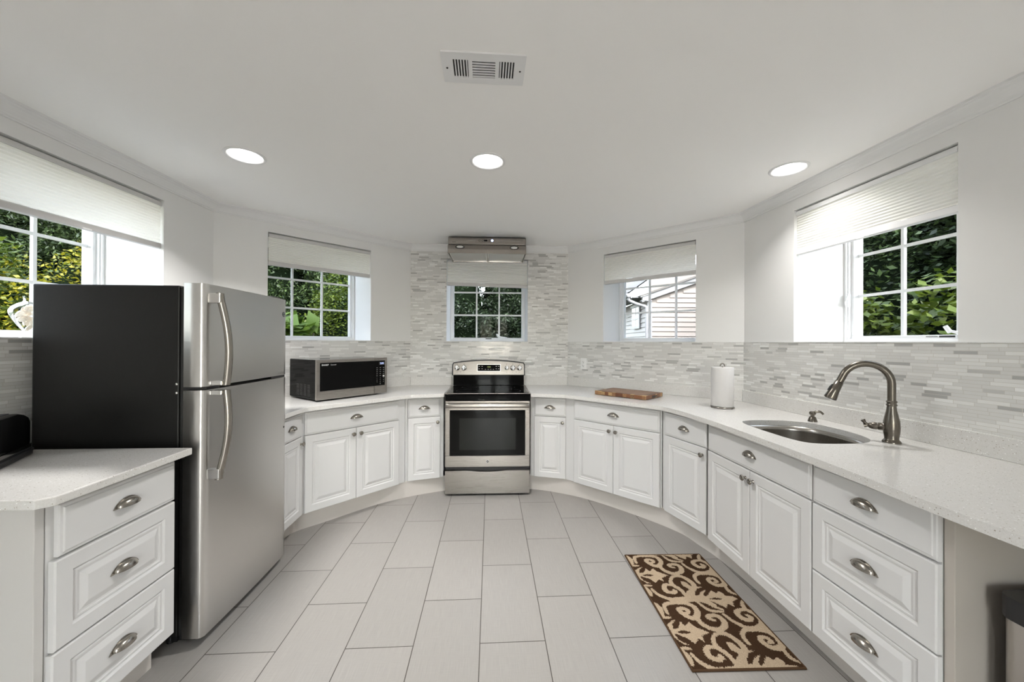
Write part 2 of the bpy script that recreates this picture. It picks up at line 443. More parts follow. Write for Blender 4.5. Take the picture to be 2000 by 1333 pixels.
# mosaic on the walls
TZ0 = 1.008
for i, zt in ((0, SILL), (1, SILL), (2, CR + .004), (3, SILL), (4, SILL)):
    a, L, ang = frame(i); th = .007; t0, t1 = T0[i], T0[i] + OW; mb = MB()
    s0 = 2.9 if i == 0 else 0.0; e1 = 2.75 if i == 4 else L
    m0 = th * .414
    if i == 2:
        mb.box(m0, t0, -th, 0, TZ0 - .11, zt, 'mosaic'); mb.box(t1, L - m0, -th, 0, TZ0 - .11, zt, 'mosaic')
        mb.box(t0, t1, -th, 0, TZ0 - .11, SILL, 'mosaic'); mb.box(t0, t1, -th, 0, HEAD, zt, 'mosaic')
    else: mb.box(s0 if i == 0 else m0, e1 if i == 4 else L - m0, -th, 0, TZ0, zt, 'mosaic')
    struct(mb.build('wall_%s_mosaic' % SIDES[i], loc=(a.x, a.y, 0), rot=ang))
    if i != 2:
        mb = MB().box(s0 if i == 0 else m0, e1 if i == 4 else L - m0, -th - .002, 0, SILL, SILL + .004, 'trim_paint')
        struct(mb.build('trim_%d' % (10 + i), loc=(a.x, a.y, 0), rot=ang))

# windows, set deep in the thick wall
def ring(mb, x0, x1, z0, z1, w, y0, y1, m, wb=None):
    wb = wb or w
    mb.box(x0, x1, y0, y1, z0, z0 + wb, m); mb.box(x0, x1, y0, y1, z1 - w, z1, m)
    mb.box(x0, x0 + w, y0, y1, z0 + wb, z1 - w, m); mb.box(x1 - w, x1, y0, y1, z0 + wb, z1 - w, m)
FD = .365
for i in range(5):
    a, L, ang = frame(i); t0, t1 = T0[i], T0[i] + OW; c = (t0 + t1) / 2
    mb = MB(); ring(mb, t0 + .001, t1 - .001, SILL + .001, HEAD - .001, .014, FD, WT - .01, 'window_white', .02)
    ring(mb, t0 + .014, t1 - .014, SILL + .02, HEAD - .014, .008, FD + .012, WT - .015, 'window_white')
    w = struct(mb.build('window_%d' % (i + 1), loc=(a.x, a.y, 0), rot=ang, bevel=.002))
    mb = MB(); ring(mb, t0 + .02, t1 - .02, SILL + .026, HEAD - .02, .018, FD + .032, FD + .085, 'window_white')
    mb.build('sash', w, bevel=.004)
    g0, g1, z0, z1 = c - .402, c + .402, SILL + .043, HEAD - .036
    mb = MB()
    for k in (1, 2):
        x = g0 + (g1 - g0) * k / 3; mb.box(x - .009, x + .009, FD + .066, FD + .084, z0, z1, 'window_white')
        z = z0 + (z1 - z0) * k / 3; mb.box(g0, g1, FD + .0665, FD + .0835, z - .009, z + .009, 'window_white')
    mb.build('muntin_grid', w)
    MB().box(g0 - .002, g1 + .002, FD + .074, FD + .077, z0 - .002, z1 + .002, 'pane_glass').build('glass_pane', w)
    if i in (2, 4):
        x = c + (.21 if i == 2 else .24)
        mb = MB().box(x - .055, x + .055, FD - .004, FD + .04, SILL + .018, SILL + .03, 'window_white')
        mb.tube([(x + .04, FD + .01, SILL + .03), (x - .005, FD - .004, SILL + .045), (x - .055, FD - .01, SILL + .052), (x - .085, FD - .012, SILL + .062)], [.009, .009, .008, .007], 10, 'window_white')
        mb.tube([(x - .085, FD - .012, SILL + .055), (x - .105, FD - .014, SILL + .088)], [.011, .010], 10, 'window_white')
        mb.build('crank_handle', w)
        mb = MB().box(t0 + .026, t0 + .034, FD - .006, FD + .012, SILL + .24, SILL + .33, 'window_white').tube([(t0 + .03, FD - .004, SILL + .315), (t0 + .03, FD - .022, SILL + .27), (t0 + .03, FD - .016, SILL + .245)], .0045, 8, 'window_white')
        mb.build('sash_lock', w)
        xs = x - (.17 if i == 4 else .24)
        if i == 4:
            text('lettering', 'ANDERSEN', .011, (xs - .03, FD + .0315, SILL + .034), w, 'black_soft')
        mb = MB().box(xs + .005, xs + .075, FD + .0305, FD + .0318, SILL + .029, SILL + .039, 'black_soft').build('sticker', w)

a, L, ang = frame(5); t0, t1 = REAR; tm = (t0 + t1) / 2
for k, (q0, q1) in enumerate(((t0, tm), (tm, t1))):
    mb = MB(); ring(mb, q0 + .001, q1 - .001, .001, 2.219, .06, .30, .36, 'window_white', .09)
    w = struct(mb.build('door_%d' % (k + 1), loc=(a.x, a.y, 0), rot=ang, bevel=.003))  # unseen glazed door, added to let in fill daylight
    MB().box(q0 + .06, q1 - .06, .328, .331, .09, 2.16, 'pane_glass').build('glass_pane', w)

# pleated shades inside the openings
SHADE = [(0, 1.953, 1.967, 'wide pale pleated shade over the window beside the black fridge side'),
         (1, 2.006, 2.009, 'cream pleated shade over the window above the microwave'),
         (2, 1.990, 1.968, 'slightly crooked pleated shade behind the range hood'),
         (3, 1.972, 1.979, 'pleated shade over the window looking at the neighbouring house'),
         (4, 1.974, 1.968, 'white pleated shade over the window above the sink and faucet')]
for i, zl, zr, lab in SHADE:
    a, L, ang = frame(i); t0, t1 = T0[i] + .006, T0[i] + OW - .006; c = (t0 + t1) / 2
    y = .028
    s = thing('pleated_shade', lab, 'window shade', (*to_world(i, c, -y), 0), ang, 'pleated window shades')
    hw = (t1 - t0) / 2; zt = HEAD - .038
    rl = 'shade_rail_white' if i == 4 else 'shade_rail'
    hr = [(-.02, .0), (-.022, .012), (-.018, .026), (-.008, .032), (.02, .032), (.02, 0)]
    rows = [[(x, yy, zt + z) for yy, z in hr] for x in (-hw + .002, hw - .002)]
    mb = MB().sheet(rows, rl, closed=True, smooth=False); mb.add(rows[0], [tuple(range(6))], rl); mb.add(rows[1], [tuple(range(6))], rl)
    mb.build('headrail', s)
    n = 14; mb = MB(); f0 = []; f1 = []; b0 = []; b1 = []
    for k in range(2 * n + 1):
        q = k / (2 * n); d = .0042 if k % 2 else 0.0
        za = zt + (zl + .034 - zt) * q; zb = zt + (zr + .034 - zt) * q
        f0.append((-hw, -.014 + d, za)); f1.append((hw, -.014 + d, zb)); b0.append((-hw, .012 - d, za)); b1.append((hw, .012 - d, zb))
    mb.sheet([f0, f1], 'shade_cloth', False)
    mb.build('shade_cloth', s)
    mb = MB(); vs = []
    for x, z in ((-hw, zl), (hw, zr)):
        vs += [(x, -.017, z + .003), (x, -.015, z), (x, .015, z), (x, .015, z + .034), (x, -.012, z + .034), (x, -.017, z + .030)]
    mb.add(vs, [(0, 1, 2, 3, 4, 5), (6, 7, 8, 9, 10, 11)] + [(k, (k + 1) % 6, 6 + (k + 1) % 6, 6 + k) for k in range(6)], rl)
    mb.build('bottom_rail', s)
    zc = (zl + zr) / 2
    MB().box(-.022, .022, -.022, -.014, zc - .003, zc + .006, 'plastic_white').build('pull_tab', s, bevel=.002)

# ---------------------------------------------------------------- ceiling lamps and register
def lamp(x, y, label, watts):
    t = thing('recessed_light', label, 'ceiling light', (x, y, CEIL), 0, 'recessed ceiling lights')
    MB().lathe([(.083, -.0005), (.084, -.004), (.092, -.007), (.101, -.004), (.103, -.0005)], 40, 'trim_paint', cap=False).build('trim_ring', t)
    MB().lathe([(.0835, -.0012), (.0, -.0042)], 40, 'lamp_lens', cap=False).build('lens', t)
    l = bpy.data.lights.new('lamp_light', 'AREA'); l.shape = 'DISK'; l.size = .16; l.energy = watts; l.color = (1, .985, .96); l.spread = R(125)
    o = bpy.data.objects.new('lamp_light', l); COL.objects.link(o); o.parent = t; o.location = (0, 0, -.012)
    return t
lamp(-1.372, 2.182, 'glowing recessed ceiling light above the refrigerator', LAMP_W * 1.15)
lamp(-.021, 2.157, 'glowing recessed ceiling light between the air register and the range hood', LAMP_W)
lamp(1.762, 2.134, 'glowing recessed ceiling light above the sink', LAMP_W * .33)
for x, y in ((0.15, -.7), (-.9, -1.8), (1.0, -1.8)):  # extra ceiling lamps out of view, added as fill
    lamp(x, y, 'unseen fill light added in the ceiling behind the camera', REAR_FILL_W)

v = thing('air_register', 'white three-section air register screwed to the ceiling', 'vent', (-.03, 1.425, CEIL), R(.6))
mb = MB()
def plate(x0, x1, y0, y1): mb.box(x0, x1, y0, y1, -.006, -.002, 'trim_paint')
WX = .152; WY = .076
secs = [(-.118, -.058), (-.043, .043), (.058, .118)]
plate(-WX, WX, -WY, -.045); plate(-WX, WX, .045, WY)
xs = [-WX] + [q for s_ in secs for q in s_] + [WX]
for k in range(0, 8, 2): plate(xs[k], xs[k + 1], -.045, .045)
mb.box(-WX, WX, -WY - .003, -WY, -.006, 0, 'trim_paint'); mb.box(-WX, WX, WY, WY + .003, -.006, 0, 'trim_paint')
mb.box(-WX - .003, -WX, -WY - .003, WY + .003, -.006, 0, 'trim_paint'); mb.box(WX, WX + .003, -WY - .003, WY + .003, -.006, 0, 'trim_paint')
mb.build('face_plate', v)
MB().box(-.122, .122, -.048, .048, -.0015, -.0003, 'slot_dark').build('dark_opening', v)
mb = MB()
def blade(p, q, n):
    """thin tilted louvre from p to q; n: sideways lean of its upper edge"""
    vs = [(p[0], p[1], -.0058), (q[0], q[1], -.0058), (q[0] + n[0], q[1] + n[1], -.0016), (p[0] + n[0], p[1] + n[1], -.0016)]
    mb.add(vs, [(0, 1, 2, 3)], 'trim_paint'); mb.add([(x, y, z - .0006) for x, y, z in vs], [(0, 1, 2, 3)], 'trim_paint')
    mb.add([vs[0], vs[1], (vs[1][0], vs[1][1], -.0064), (vs[0][0], vs[0][1], -.0064)], [(0, 1, 2, 3)], 'trim_paint')
for k in range(6):
    x = -.118 + .0105 * k; mb.box(x, x + .0045, -.045, .045, -.006, -.0022, 'trim_paint')
    x = .118 - .0105 * k; mb.box(x - .0045, x, -.045, .045, -.006, -.0022, 'trim_paint')
for k in range(7):
    y = -.045 + .0135 * k; mb.box(-.043, .043, y, y + .005, -.006, -.0022, 'trim_paint')
mb.build('louvres', v)
for x in (-.137, .137):
    MB().lathe([(.004, -.0061), (.0035, -.0075), (0, -.008)], 12, 'slot_dark', at=(x, 0, 0)).build('screw', v)

# ================================================================ cabinets
TOP = .885; KICK = .14
def front(w, h, kind, m='cabinet_white'):
    """door or drawer face: x 0..w, z 0..h, its back on y = 0, its face at y = -.02"""
    if kind == 'flat': rings = [(0, 0), (0, -.013), (.003, -.016), (.010, -.0165), (.0125, -.0195), (.015, -.020)]
    else:
        b = .050 if kind == 'panel' else .048
        rings = [(0, 0), (0, -.016), (.004, -.020), (b, -.020), (b + .004, -.0155), (b + .008, -.013), (b + .012, -.0155), (b + .018, -.0155), (b + .020, -.013), (b + .026, -.0125), (b + .046, -.0195), (b + .049, -.0198)]
    mb = MB(); rows = [[(q, y, q), (w - q, y, q), (w - q, y, h - q), (q, y, h - q)] for q, y in rings]
    mb.sheet(rows, m, smooth=False, closed=True)
    mb.add(rows[-1], [(0, 1, 2, 3)], m); mb.add(rows[0], [(3, 2, 1, 0)], m)
    return mb
def cup_mesh():
    mb = MB(); a, b, c = .041, .026, .024; rows = []
    for iu in range(17):
        u_ = math.pi * iu / 16; r_ = []
        for iv in range(9):
            v_ = math.pi / 2 * iv / 8; s_ = math.sin(u_) ** .8 if math.sin(u_) > 0 else 0
            r_.append((-a * math.cos(u_), -.003 - c * s_ * math.sin(v_) ** .8, b * s_ * math.cos(v_) - .008))
        rows.append(r_)
    mb.sheet(rows, 'nickel')
    rows2 = [[(x * .94, y * .88 + .0005, (z + .008) * .92 - .008) for x, y, z in r_] for r_ in rows]
    mb.sheet(rows2, 'nickel')
    mb.sheet([[r_[-1] for r_ in rows], [r_[-1] for r_ in rows2]], 'nickel')
    # back plate: a pointed crescent
    top = [(-.053 + .106 * k / 20, -.010 + .032 * math.sin(math.pi * k / 20) ** .7) for k in range(21)]
    bot = [(.053 - .106 * k / 20, -.010 - .002 * math.sin(math.pi * k / 20)) for k in range(1, 20)]
    pl = top + bot; nn = len(pl)
    mb.add([(x, 0, z) for x, z in pl] + [(x, -.003, z) for x, z in pl], [tuple(range(nn)), tuple(range(nn, 2 * nn))[::-1]] + [(k, (k + 1) % nn, nn + (k + 1) % nn, nn + k) for k in range(nn)], 'nickel')
    return mb
CUP = cup_mesh().build('cup_pull'); CUPM = CUP.data; bpy.data.objects.remove(CUP)
KNOB = MB().lathe([(.009, 0), (.0085, .003), (.0055, .006), (.0055, .014), (.012, .017), (.0155, .020), (.0155, .024), (.012, .027), (.011, .0265), (.006, .0285), (0, .029)], 24, 'nickel', axis='-y').build('knob'); KNOBM = KNOB.data; bpy.data.objects.remove(KNOB)
def hardware(name, me, parent, loc):
    o = bpy.data.objects.new(name, me); COL.objects.link(o); o.parent = parent; o.location = loc; return o
def cabinet(label, a, b, fronts, left=0.0, right=0.0, depth=.5, panel=None, hollow=False):
    """a, b: plan points of the faces of its fronts, left and right as seen from the room; fronts in metres along a->b"""
    a, b = Vector(a), Vector(b); d = (b - a); W = d.length; ang = math.atan2(d.y, d.x); nrm = Vector((-d.y, d.x)).normalized()
    org = a + nrm * .0205
    c = thing('base_cabinet', label, 'cabinet', (org.x, org.y, 0), ang, 'white base cabinets')
    if hollow:      # room for the sink bowl
        mb = MB().box(-left, W + right, 0, .018, KICK, TOP, 'cabinet_white').box(-left, -left + .016, .018, depth, KICK, TOP, 'cabinet_white')
        mb.box(W + right - .016, W + right, .018, depth, KICK, TOP, 'cabinet_white').box(-left + .016, W + right - .016, .018, depth, KICK, KICK + .016, 'cabinet_white')
    else: mb = MB().box(-left, W + right, .0, depth, KICK, TOP, 'cabinet_white')
    mb.build('carcass', c, bevel=.0015)
    for kind, x0, x1, z0, z1, pull in fronts:
        dr = kind in ('flat', 'drawer'); w, h = x1 - x0, z1 - z0
        o = front(w, h, 'flat' if kind == 'flat' else 'panel').build('drawer_front' if dr else 'door', c, loc=(x0, -.0005, z0))
        if pull == 'cup': hardware('cup_pull', CUPM, o, (w / 2, -.0202, h / 2))
        elif pull == 'L': hardware('knob', KNOBM, o, (.028, -.0195, h - .045))
        elif pull == 'R': hardware('knob', KNOBM, o, (w - .028, -.0195, h - .045))
    if panel: MB().box(panel[0], panel[1], -.002, panel[2], 0 if len(panel) < 4 else panel[3], TOP, 'panel_shade_left' if a.x < 0 else 'panel_shade_right').build('end_panel', c, bevel=.002)
    return c
ZT0, ZT1, ZD0, ZD1 = .704, .866, .142, .698
def unit(W, pull, x0=.002, x1=None):
    x1 = W - .002 if x1 is None else x1
    return [('flat', x0, x1, ZT0, ZT1, 'cup'), ('door', x0, x1, ZD0, ZD1, pull)]
def unit2(W, x0=.002, x1=None):
    x1 = W - .002 if x1 is None else x1; xm = (x0 + x1) / 2
    return [('flat', x0, x1, ZT0, ZT1, 'cup'), ('door', x0, xm - .0015, ZD0, ZD1, 'R'), ('door', xm + .0015, x1, ZD0, ZD1, 'L')]
def ln(a, b): return math.dist(a, b)
# right-hand run
a, b = (.403, 3.462), (.684, 3.372); cabinet('narrow white cabinet right of the range with one door and a drawer', a, b, unit(ln(a, b), 'R'), left=.036, depth=.45)
a, b = (.690, 3.352), (1.268, 2.752); W = ln(a, b); cabinet('wide white two-door cabinet under the wooden cutting board', a, b, unit2(W, x0=.070), left=.027, right=.008, depth=.45)
a, b = (1.283, 2.718), (1.386, 2.345); cabinet('narrow white single-door cabinet below the paper towel roll', a, b, unit(ln(a, b), 'R'), left=.034, depth=.45)
a, b = (1.378, 2.318), (1.378, 1.545); cabinet('white two-door sink cabinet under the stainless sink', a, b, unit2(ln(a, b)), left=.004, depth=.56, hollow=True)
a, b = (1.378, 1.542), (1.378, 1.088); W = ln(a, b)
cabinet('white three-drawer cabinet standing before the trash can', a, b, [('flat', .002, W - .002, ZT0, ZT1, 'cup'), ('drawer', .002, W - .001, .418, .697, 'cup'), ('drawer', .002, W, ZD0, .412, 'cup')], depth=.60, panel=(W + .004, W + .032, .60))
# left-hand run
a, b = (-1.332, 2.478), (-1.332, 2.768); cabinet('narrow white cabinet squeezed between the refrigerator and the microwave counter', a, b, unit(ln(a, b), 'R'), depth=.5)
a, b = (-1.322, 2.775), (-.736, 3.362); W = ln(a, b); cabinet('wide white two-door cabinet under the microwave', a, b, unit2(W, x1=W - .068), left=.018, depth=.45)
a, b = (-.728, 3.382), (-.449, 3.466); cabinet('narrow white cabinet left of the range with one door and a drawer', a, b, unit(ln(a, b), 'R'), left=.021, right=.03, depth=.45)
# foreground left
a, b = (-1.330, 1.228), (-1.330, 1.682); W = ln(a, b)
cabinet('white three-drawer cabinet beside the black side of the refrigerator', a, b, [('flat', .022, W - .002, ZT0, ZT1, 'cup'), ('drawer', .008, W - .004, .418, .697, 'cup'), ('drawer', .002, W - .004, ZD0, .412, 'cup')], depth=.72, panel=(-.030, -.004, .735))

# curved plinths below the cabinets
def plinth(name, pts):
    pts = [p.to_2d() for p in smooth_path([(*p, 0) for p in pts], 6)]; th = .016; back = []
    for k, p in enumerate(pts):
        t = (pts[min(k + 1, len(pts) - 1)] - pts[max(k - 1, 0)]).normalized(); back.append(p + Vector((-t.y, t.x)) * th)
    struct(MB().prism([tuple(p) for p in pts] + [tuple(p) for p in back[::-1]], 0, KICK, 'plinth_greige', smooth=False).build(name))
plinth('baseboard_right', [(.372, 3.530), (.564, 3.461), (.86, 3.272), (1.162, 2.957), (1.372, 2.676), (1.428, 2.489), (1.461, 2.339), (1.488, 2.05), (1.492, 1.748), (1.488, 1.55), (1.487, 1.09)])
plinth('baseboard_left', [(-1.432, 2.47), (-1.43, 2.62), (-1.412, 2.80), (-1.251, 2.961), (-.95, 3.252), (-.656, 3.431), (-.416, 3.528)])
plinth('baseboard_front', [(-1.42, 1.236), (-1.42, 1.45), (-1.42, 1.675)])

# ================================================================ worktops
def slab(poly, hole, z0, z1, m='quartz'):
    """flat slab with an optional hole, both outlines in plan"""
    loops = [poly] + ([hole] if hole else []); flat = [p for l in loops for p in l]; n = len(flat)
    tris = tessellate_polygon([[Vector((x, y, 0)) for x, y in l] for l in loops])
    mb = MB(); vs = [(x, y, z1) for x, y in flat] + [(x, y, z0) for x, y in flat]
    fs = [tuple(t) for t in tris] + [tuple(i + n for i in t[::-1]) for t in tris]; o = 0
    for l in loops:
        k = len(l); fs += [(o + i, o + (i + 1) % k, n + o + (i + 1) % k, n + o + i) for i in range(k)]; o += k
    return mb.add(vs, fs, m)
def curve2(pts, n=6): return [(p.x, p.y) for p in smooth_path([(*p, 0) for p in pts], n)]
e = .0095
A1 = offset_poly(-e)      # just clear of the tiles
SINK = curve2([(1.470, 2.110), (1.500, 2.160), (1.57, 2.182), (1.672, 2.182), (1.79, 2.155), (1.862, 2.09), (1.885, 2.0), (1.888, 1.90), (1.872, 1.80), (1.83, 1.715), (1.75, 1.665), (1.642, 1.655), (1.535, 1.662), (1.478, 1.69), (1.455, 1.77), (1.452, 1.92), (1.457, 2.05), (1.470, 2.110)], 4)[:-1]
rt = thing('worktop', 'long white speckled quartz worktop curving from the range past the sink', 'countertop')
inner = offset_poly(-.001)
edge = curve2([(1.284, .45), (1.284, .80), (1.286, 1.0), (1.305, 1.30), (1.316, 1.60), (1.322, 2.0), (1.318, 2.24), (1.292, 2.50), (1.240, 2.695), (1.10, 2.85), (.90, 3.065), (.690, 3.285), (.62, 3.325), (.50, 3.36), (.365, 3.392)], 6)
poly = [(.365, to_world(2, 0, .001)[1] - .012)] + [(inner[3][0], inner[3][1])] + [(inner[4][0], inner[4][1])] + [(2.088, .45)] + edge
slab(poly, SINK, TOP + .0005, .915).build('slab', rt, bevel=.003)
lt = thing('worktop', 'white quartz worktop between the refrigerator and the range under the microwave', 'countertop')
edge = curve2([(-.410, 3.405), (-.52, 3.375), (-.66, 3.338), (-.715, 3.312), (-.90, 3.125), (-1.10, 2.915), (-1.255, 2.755), (-1.286, 2.69), (-1.296, 2.60), (-1.297, 2.468)], 5)
poly = [(-2.088, 2.468), inner[1], inner[2], (-.410, inner[2][1] - .004)] + edge
slab(poly, None, TOP + .0005, .915).build('slab', lt, bevel=.003)
ft = thing('worktop', 'short white quartz worktop carrying the black toaster', 'countertop')
slab([(-2.104, 1.165), (-1.315, 1.165), (-1.285, 1.195), (-1.288, 1.712), (-2.094, 1.712)], None, TOP + .0005, .915).build('slab', ft, bevel=.004)
# upstands: 100 mm quartz strips along the walls
def upstand(i, ta, tb, parent):
    a, L, ang = frame(i); mb = MB().box(ta, tb, -.021, -.0006, .9153, 1.0085, 'quartz')
    mb.build('upstand', parent, loc=(a.x, a.y, 0), rot=ang, bevel=.002)
LW = frame(0)[1]
upstand(0, 4.87, LW - .008, lt); upstand(1, .009, frame(1)[1] - .009, lt)
upstand(0, 3.57, 4.105, ft)
upstand(3, .009, frame(3)[1] - .009, rt); upstand(4, .009, 2.45, rt)
LB = frame(2)[1]
a_, L_, ang_ = frame(2)
MB().box(.009, .445, -.021, -.0075, .9153, 1.0085, 'quartz').build('upstand', lt, loc=(a_.x, a_.y, 0), rot=ang_, bevel=.002)
MB().box(1.22, L_ - .009, -.021, -.0075, .9153, 1.0085, 'quartz').build('upstand', rt, loc=(a_.x, a_.y, 0), rot=ang_, bevel=.002)

# ================================================================ range
rg = thing('electric_range', 'stainless electric range with a black glass cooktop between the narrow cabinets', 'stove', (-.0215, 3.386, 0), R(-.5))
HWR = .378
MB().box(-HWR, HWR, .045, .62, .02, .862, 'black_plastic').build('body', rg, bevel=.004)
for x in (-.33, .33):
    for y in (.09, .55): MB().lathe([(.018, 0), (.018, .0195)], 14, 'black_plastic', at=(x, y, 0)).build('foot', rg)
MB().box(-HWR + .006, HWR - .006, .03, .05, .012, .019, 'black_plastic').build('toe_strip', rg)
# storage drawer with its scooped top edge
mb = MB(); n = 24; rows = []
for y in (.002, .044):
    top = [(-HWR + .756 * k / n, y, .226 - (.010 * max(0, math.cos(math.pi * (k / n - .5) / .42)) ** .6 if abs(k / n - .5) < .21 else 0)) for k in range(n + 1)]
    rows.append((top, [(p[0], y, .022) for p in top]))
(t0_, b0_), (t1_, b1_) = rows
mb.sheet([b0_, t0_], 'steel_horizontal', False); mb.sheet([t0_, t1_], 'steel_horizontal', False); mb.sheet([b1_, t1_], 'steel_horizontal', False); mb.sheet([b0_, b1_], 'steel_horizontal', False)
for k in (0, n): mb.add([b0_[k], t0_[k], t1_[k], b1_[k]], [(0, 1, 2, 3)], 'steel_horizontal')
mb.build('storage_drawer', rg)
# oven door: stainless frame around the glass
d = MB(); ring(d, -HWR, HWR, .262, .852, .042, -.004, .044, 'steel_horizontal', .10)
d.box(-HWR, HWR, -.004, .044, .768, .811, 'steel_horizontal')
od = d.build('oven_door', rg, bevel=.003)
mb = MB(); n = 20
arc = [(-.336 + .672 * k / n, .362 + .012 * (2 * k / n - 1) ** 2) for k in range(n + 1)]
pl = arc + [(.336, .768), (-.336, .768)]
mb.add([(x, -.0062, z) for x, z in pl] + [(x, .02, z) for x, z in pl], [tuple(range(len(pl)))] + [(k, (k + 1) % len(pl), len(pl) + (k + 1) % len(pl), len(pl) + k) for k in range(len(pl))], 'oven_glass')
mb.build('window_glass', od)
MB().box(-.252, .252, -.0072, -.0058, .415, .698, 'oven_inner').build('viewing_pane', od)
hp = smooth_path([(-.365, -.004, .815), (-.365, -.034, .815), (-.352, -.050, .815), (-.2, -.054, .815), (0, -.056, .815), (.2, -.054, .815), (.352, -.050, .815), (.365, -.034, .815), (.365, -.004, .815)], 5)
mb = MB(); rows = []
for i, p in enumerate(hp):
    t = (hp[min(i + 1, len(hp) - 1)] - hp[max(i - 1, 0)]).normalized(); nn = Vector((t.y, -t.x, 0))
    rows.append([p + nn * (.008 * math.cos(q)) + Vector((0, 0, .019 * math.sin(q))) for q in [2 * math.pi * k / 14 for k in range(14)]])
mb.sheet(rows, 'steel_horizontal', True, closed=True).build('handle', od)
bd = MB().lathe([(.0165, 0), (.0165, .003), (.0145, .0045)], 28, 'chrome', axis='-y', at=(0, -.004, .312)).lathe([(.0115, .0045), (.0115, .0052)], 24, 'black_plastic', axis='-y', at=(0, -.004, .312)).build('badge', od)
text('monogram', 'GE', .011, (0, -.0096, .312), bd, 'chrome')
# cooktop
MB().box(-HWR, HWR, -.004, .60, .856, .884, 'black_plastic').box(-HWR, HWR, -.012, .02, .858, .905, 'black_gloss').build('manifold_panel', rg, bevel=.004)
MB().box(-.386, .386, -.016, .585, .9155, .922, 'steel_horizontal').build('cooktop_trim', rg, bevel=.003)
ct = MB().box(-.366, .366, -.006, .580, .9215, .9245, 'black_gloss').build('cooktop_glass', rg, bevel=.0015)
for x, y, r in ((-.19, .14, .105), (.19, .14, .115), (-.19, .42, .078), (.19, .42, .078)):
    MB().lathe([(r, .9246), (r, .9249), (r - .003, .9249), (r - .003, .9246)], 40, 'black_plastic', at=(x, y, 0), cap=False).build('burner_ring', ct)
MB().tube([(-.085, -.014, .868), (-.055, -.02, .862), (-.03, -.02, .864)], .004, 8, 'black_plastic').build('door_latch', rg)
# backguard
mb = MB(); mb.box(-.370, .370, .585, .63, .9245, 1.045, 'black_gloss'); mb.build('backguard_base', rg, bevel=.004)
def arch(w, z0, z1, rise, y0, y1, m, lean=.0, rc=.02):
    n = 30; pts = [(-w, z0), (w, z0), (w, z1 - rc)]
    for k in range(n + 1):
        x = (w - rc * .35) * (1 - 2 * k / n); pts.append((x, z1 + rise * (1 - (x / w) ** 2)))
    pts.append((-w, z1 - rc)); q = len(pts)
    vs = [(x, y0 + lean * (z - z0), z) for x, z in pts] + [(x, y1, z) for x, z in pts]
    return MB().add(vs, [tuple(range(q)), tuple(range(q, 2 * q))[::-1]] + [(k, (k + 1) % q, q + (k + 1) % q, q + k) for k in range(q)], m)
LE = .16
bg = arch(.377, 1.035, 1.163, .031, .515, .63, 'black_plastic', LE).build('backguard', rg, bevel=.003)
pn = arch(.366, 1.041, 1.158, .028, .512, .56, 'steel_horizontal', LE).build('control_panel', bg, bevel=.002)
py = lambda z: .512 + LE * (z - 1.041)
tilt = (math.pi / 2 + math.atan(-LE) * -1 - 2 * math.atan(LE), 0, 0)
tl = math.atan(LE)
def panel_box(x0, x1, z0, z1, th, m, name, par, up=0.0):
    vs = [(x, py(z) - up - dd, z) for dd in (0, th) for x, z in ((x0, z0), (x1, z0), (x1, z1), (x0, z1))]
    return MB().add(vs, [(0, 1, 2, 3)[::-1], (4, 5, 6, 7), (0, 1, 5, 4), (1, 2, 6, 5), (2, 3, 7, 6), (3, 0, 4, 7)], m).build(name, par)
dp = panel_box(-.120, .124, 1.076, 1.150, .002, 'steel_vertical', 'display_bezel', pn)
sc = panel_box(-.114, .118, 1.081, 1.145, .0012, 'black_gloss', 'display_screen', dp, .002)
text('clock_digits', '12:52', .017, (.002, py(1.122) - .0036, 1.122), sc, 'display_green', rot=(math.pi / 2 - tl, 0, 0))
for x in (-.097, -.068, .078, .103):
    for z in (1.1285, 1.1035):
        MB().box(x - .006, x + .006, py(z) - .0036, py(z) - .003, z - .003, z + .002, 'shade_rail').build('key_mark', sc)
for x in (-.033, -.005, .022, .048): MB().box(x - .006, x + .006, py(1.098) - .0036, py(1.098) - .003, 1.0965, 1.0995, 'shade_rail').build('key_mark', sc)
for x, r in ((-.325, .025), (-.254, .025), (.186, .020), (.249, .025), (.318, .025)):
    z = 1.112
    k = MB().lathe([(r + .003, 0), (r + .003, .003), (r, .006), (r * .92, .020), (r * .55, .024), (0, .025)], 28, 'chrome', axis='-y').box(-.005, .005, -.031, -.012, -r * .95, r * .95, 'chrome')
    k.build('control_knob', pn, loc=(x, py(z), z), rot=(-tl, 0, R(0)), bevel=.002)
for x in (-.325, -.254, .186, .249, .318):
    for z, w in ((1.152, .007), (1.145, .004), (1.070, .006)): MB().box(x - w, x + w, py(z) - .0006, py(z), z - .0012, z + .0012, 'black_soft').build('dial_mark', pn)
for x in (-.290, .284): MB().box(x - .003, x + .003, py(1.07) - .0006, py(1.07), 1.068, 1.073, 'black_soft').build('dial_mark', pn)

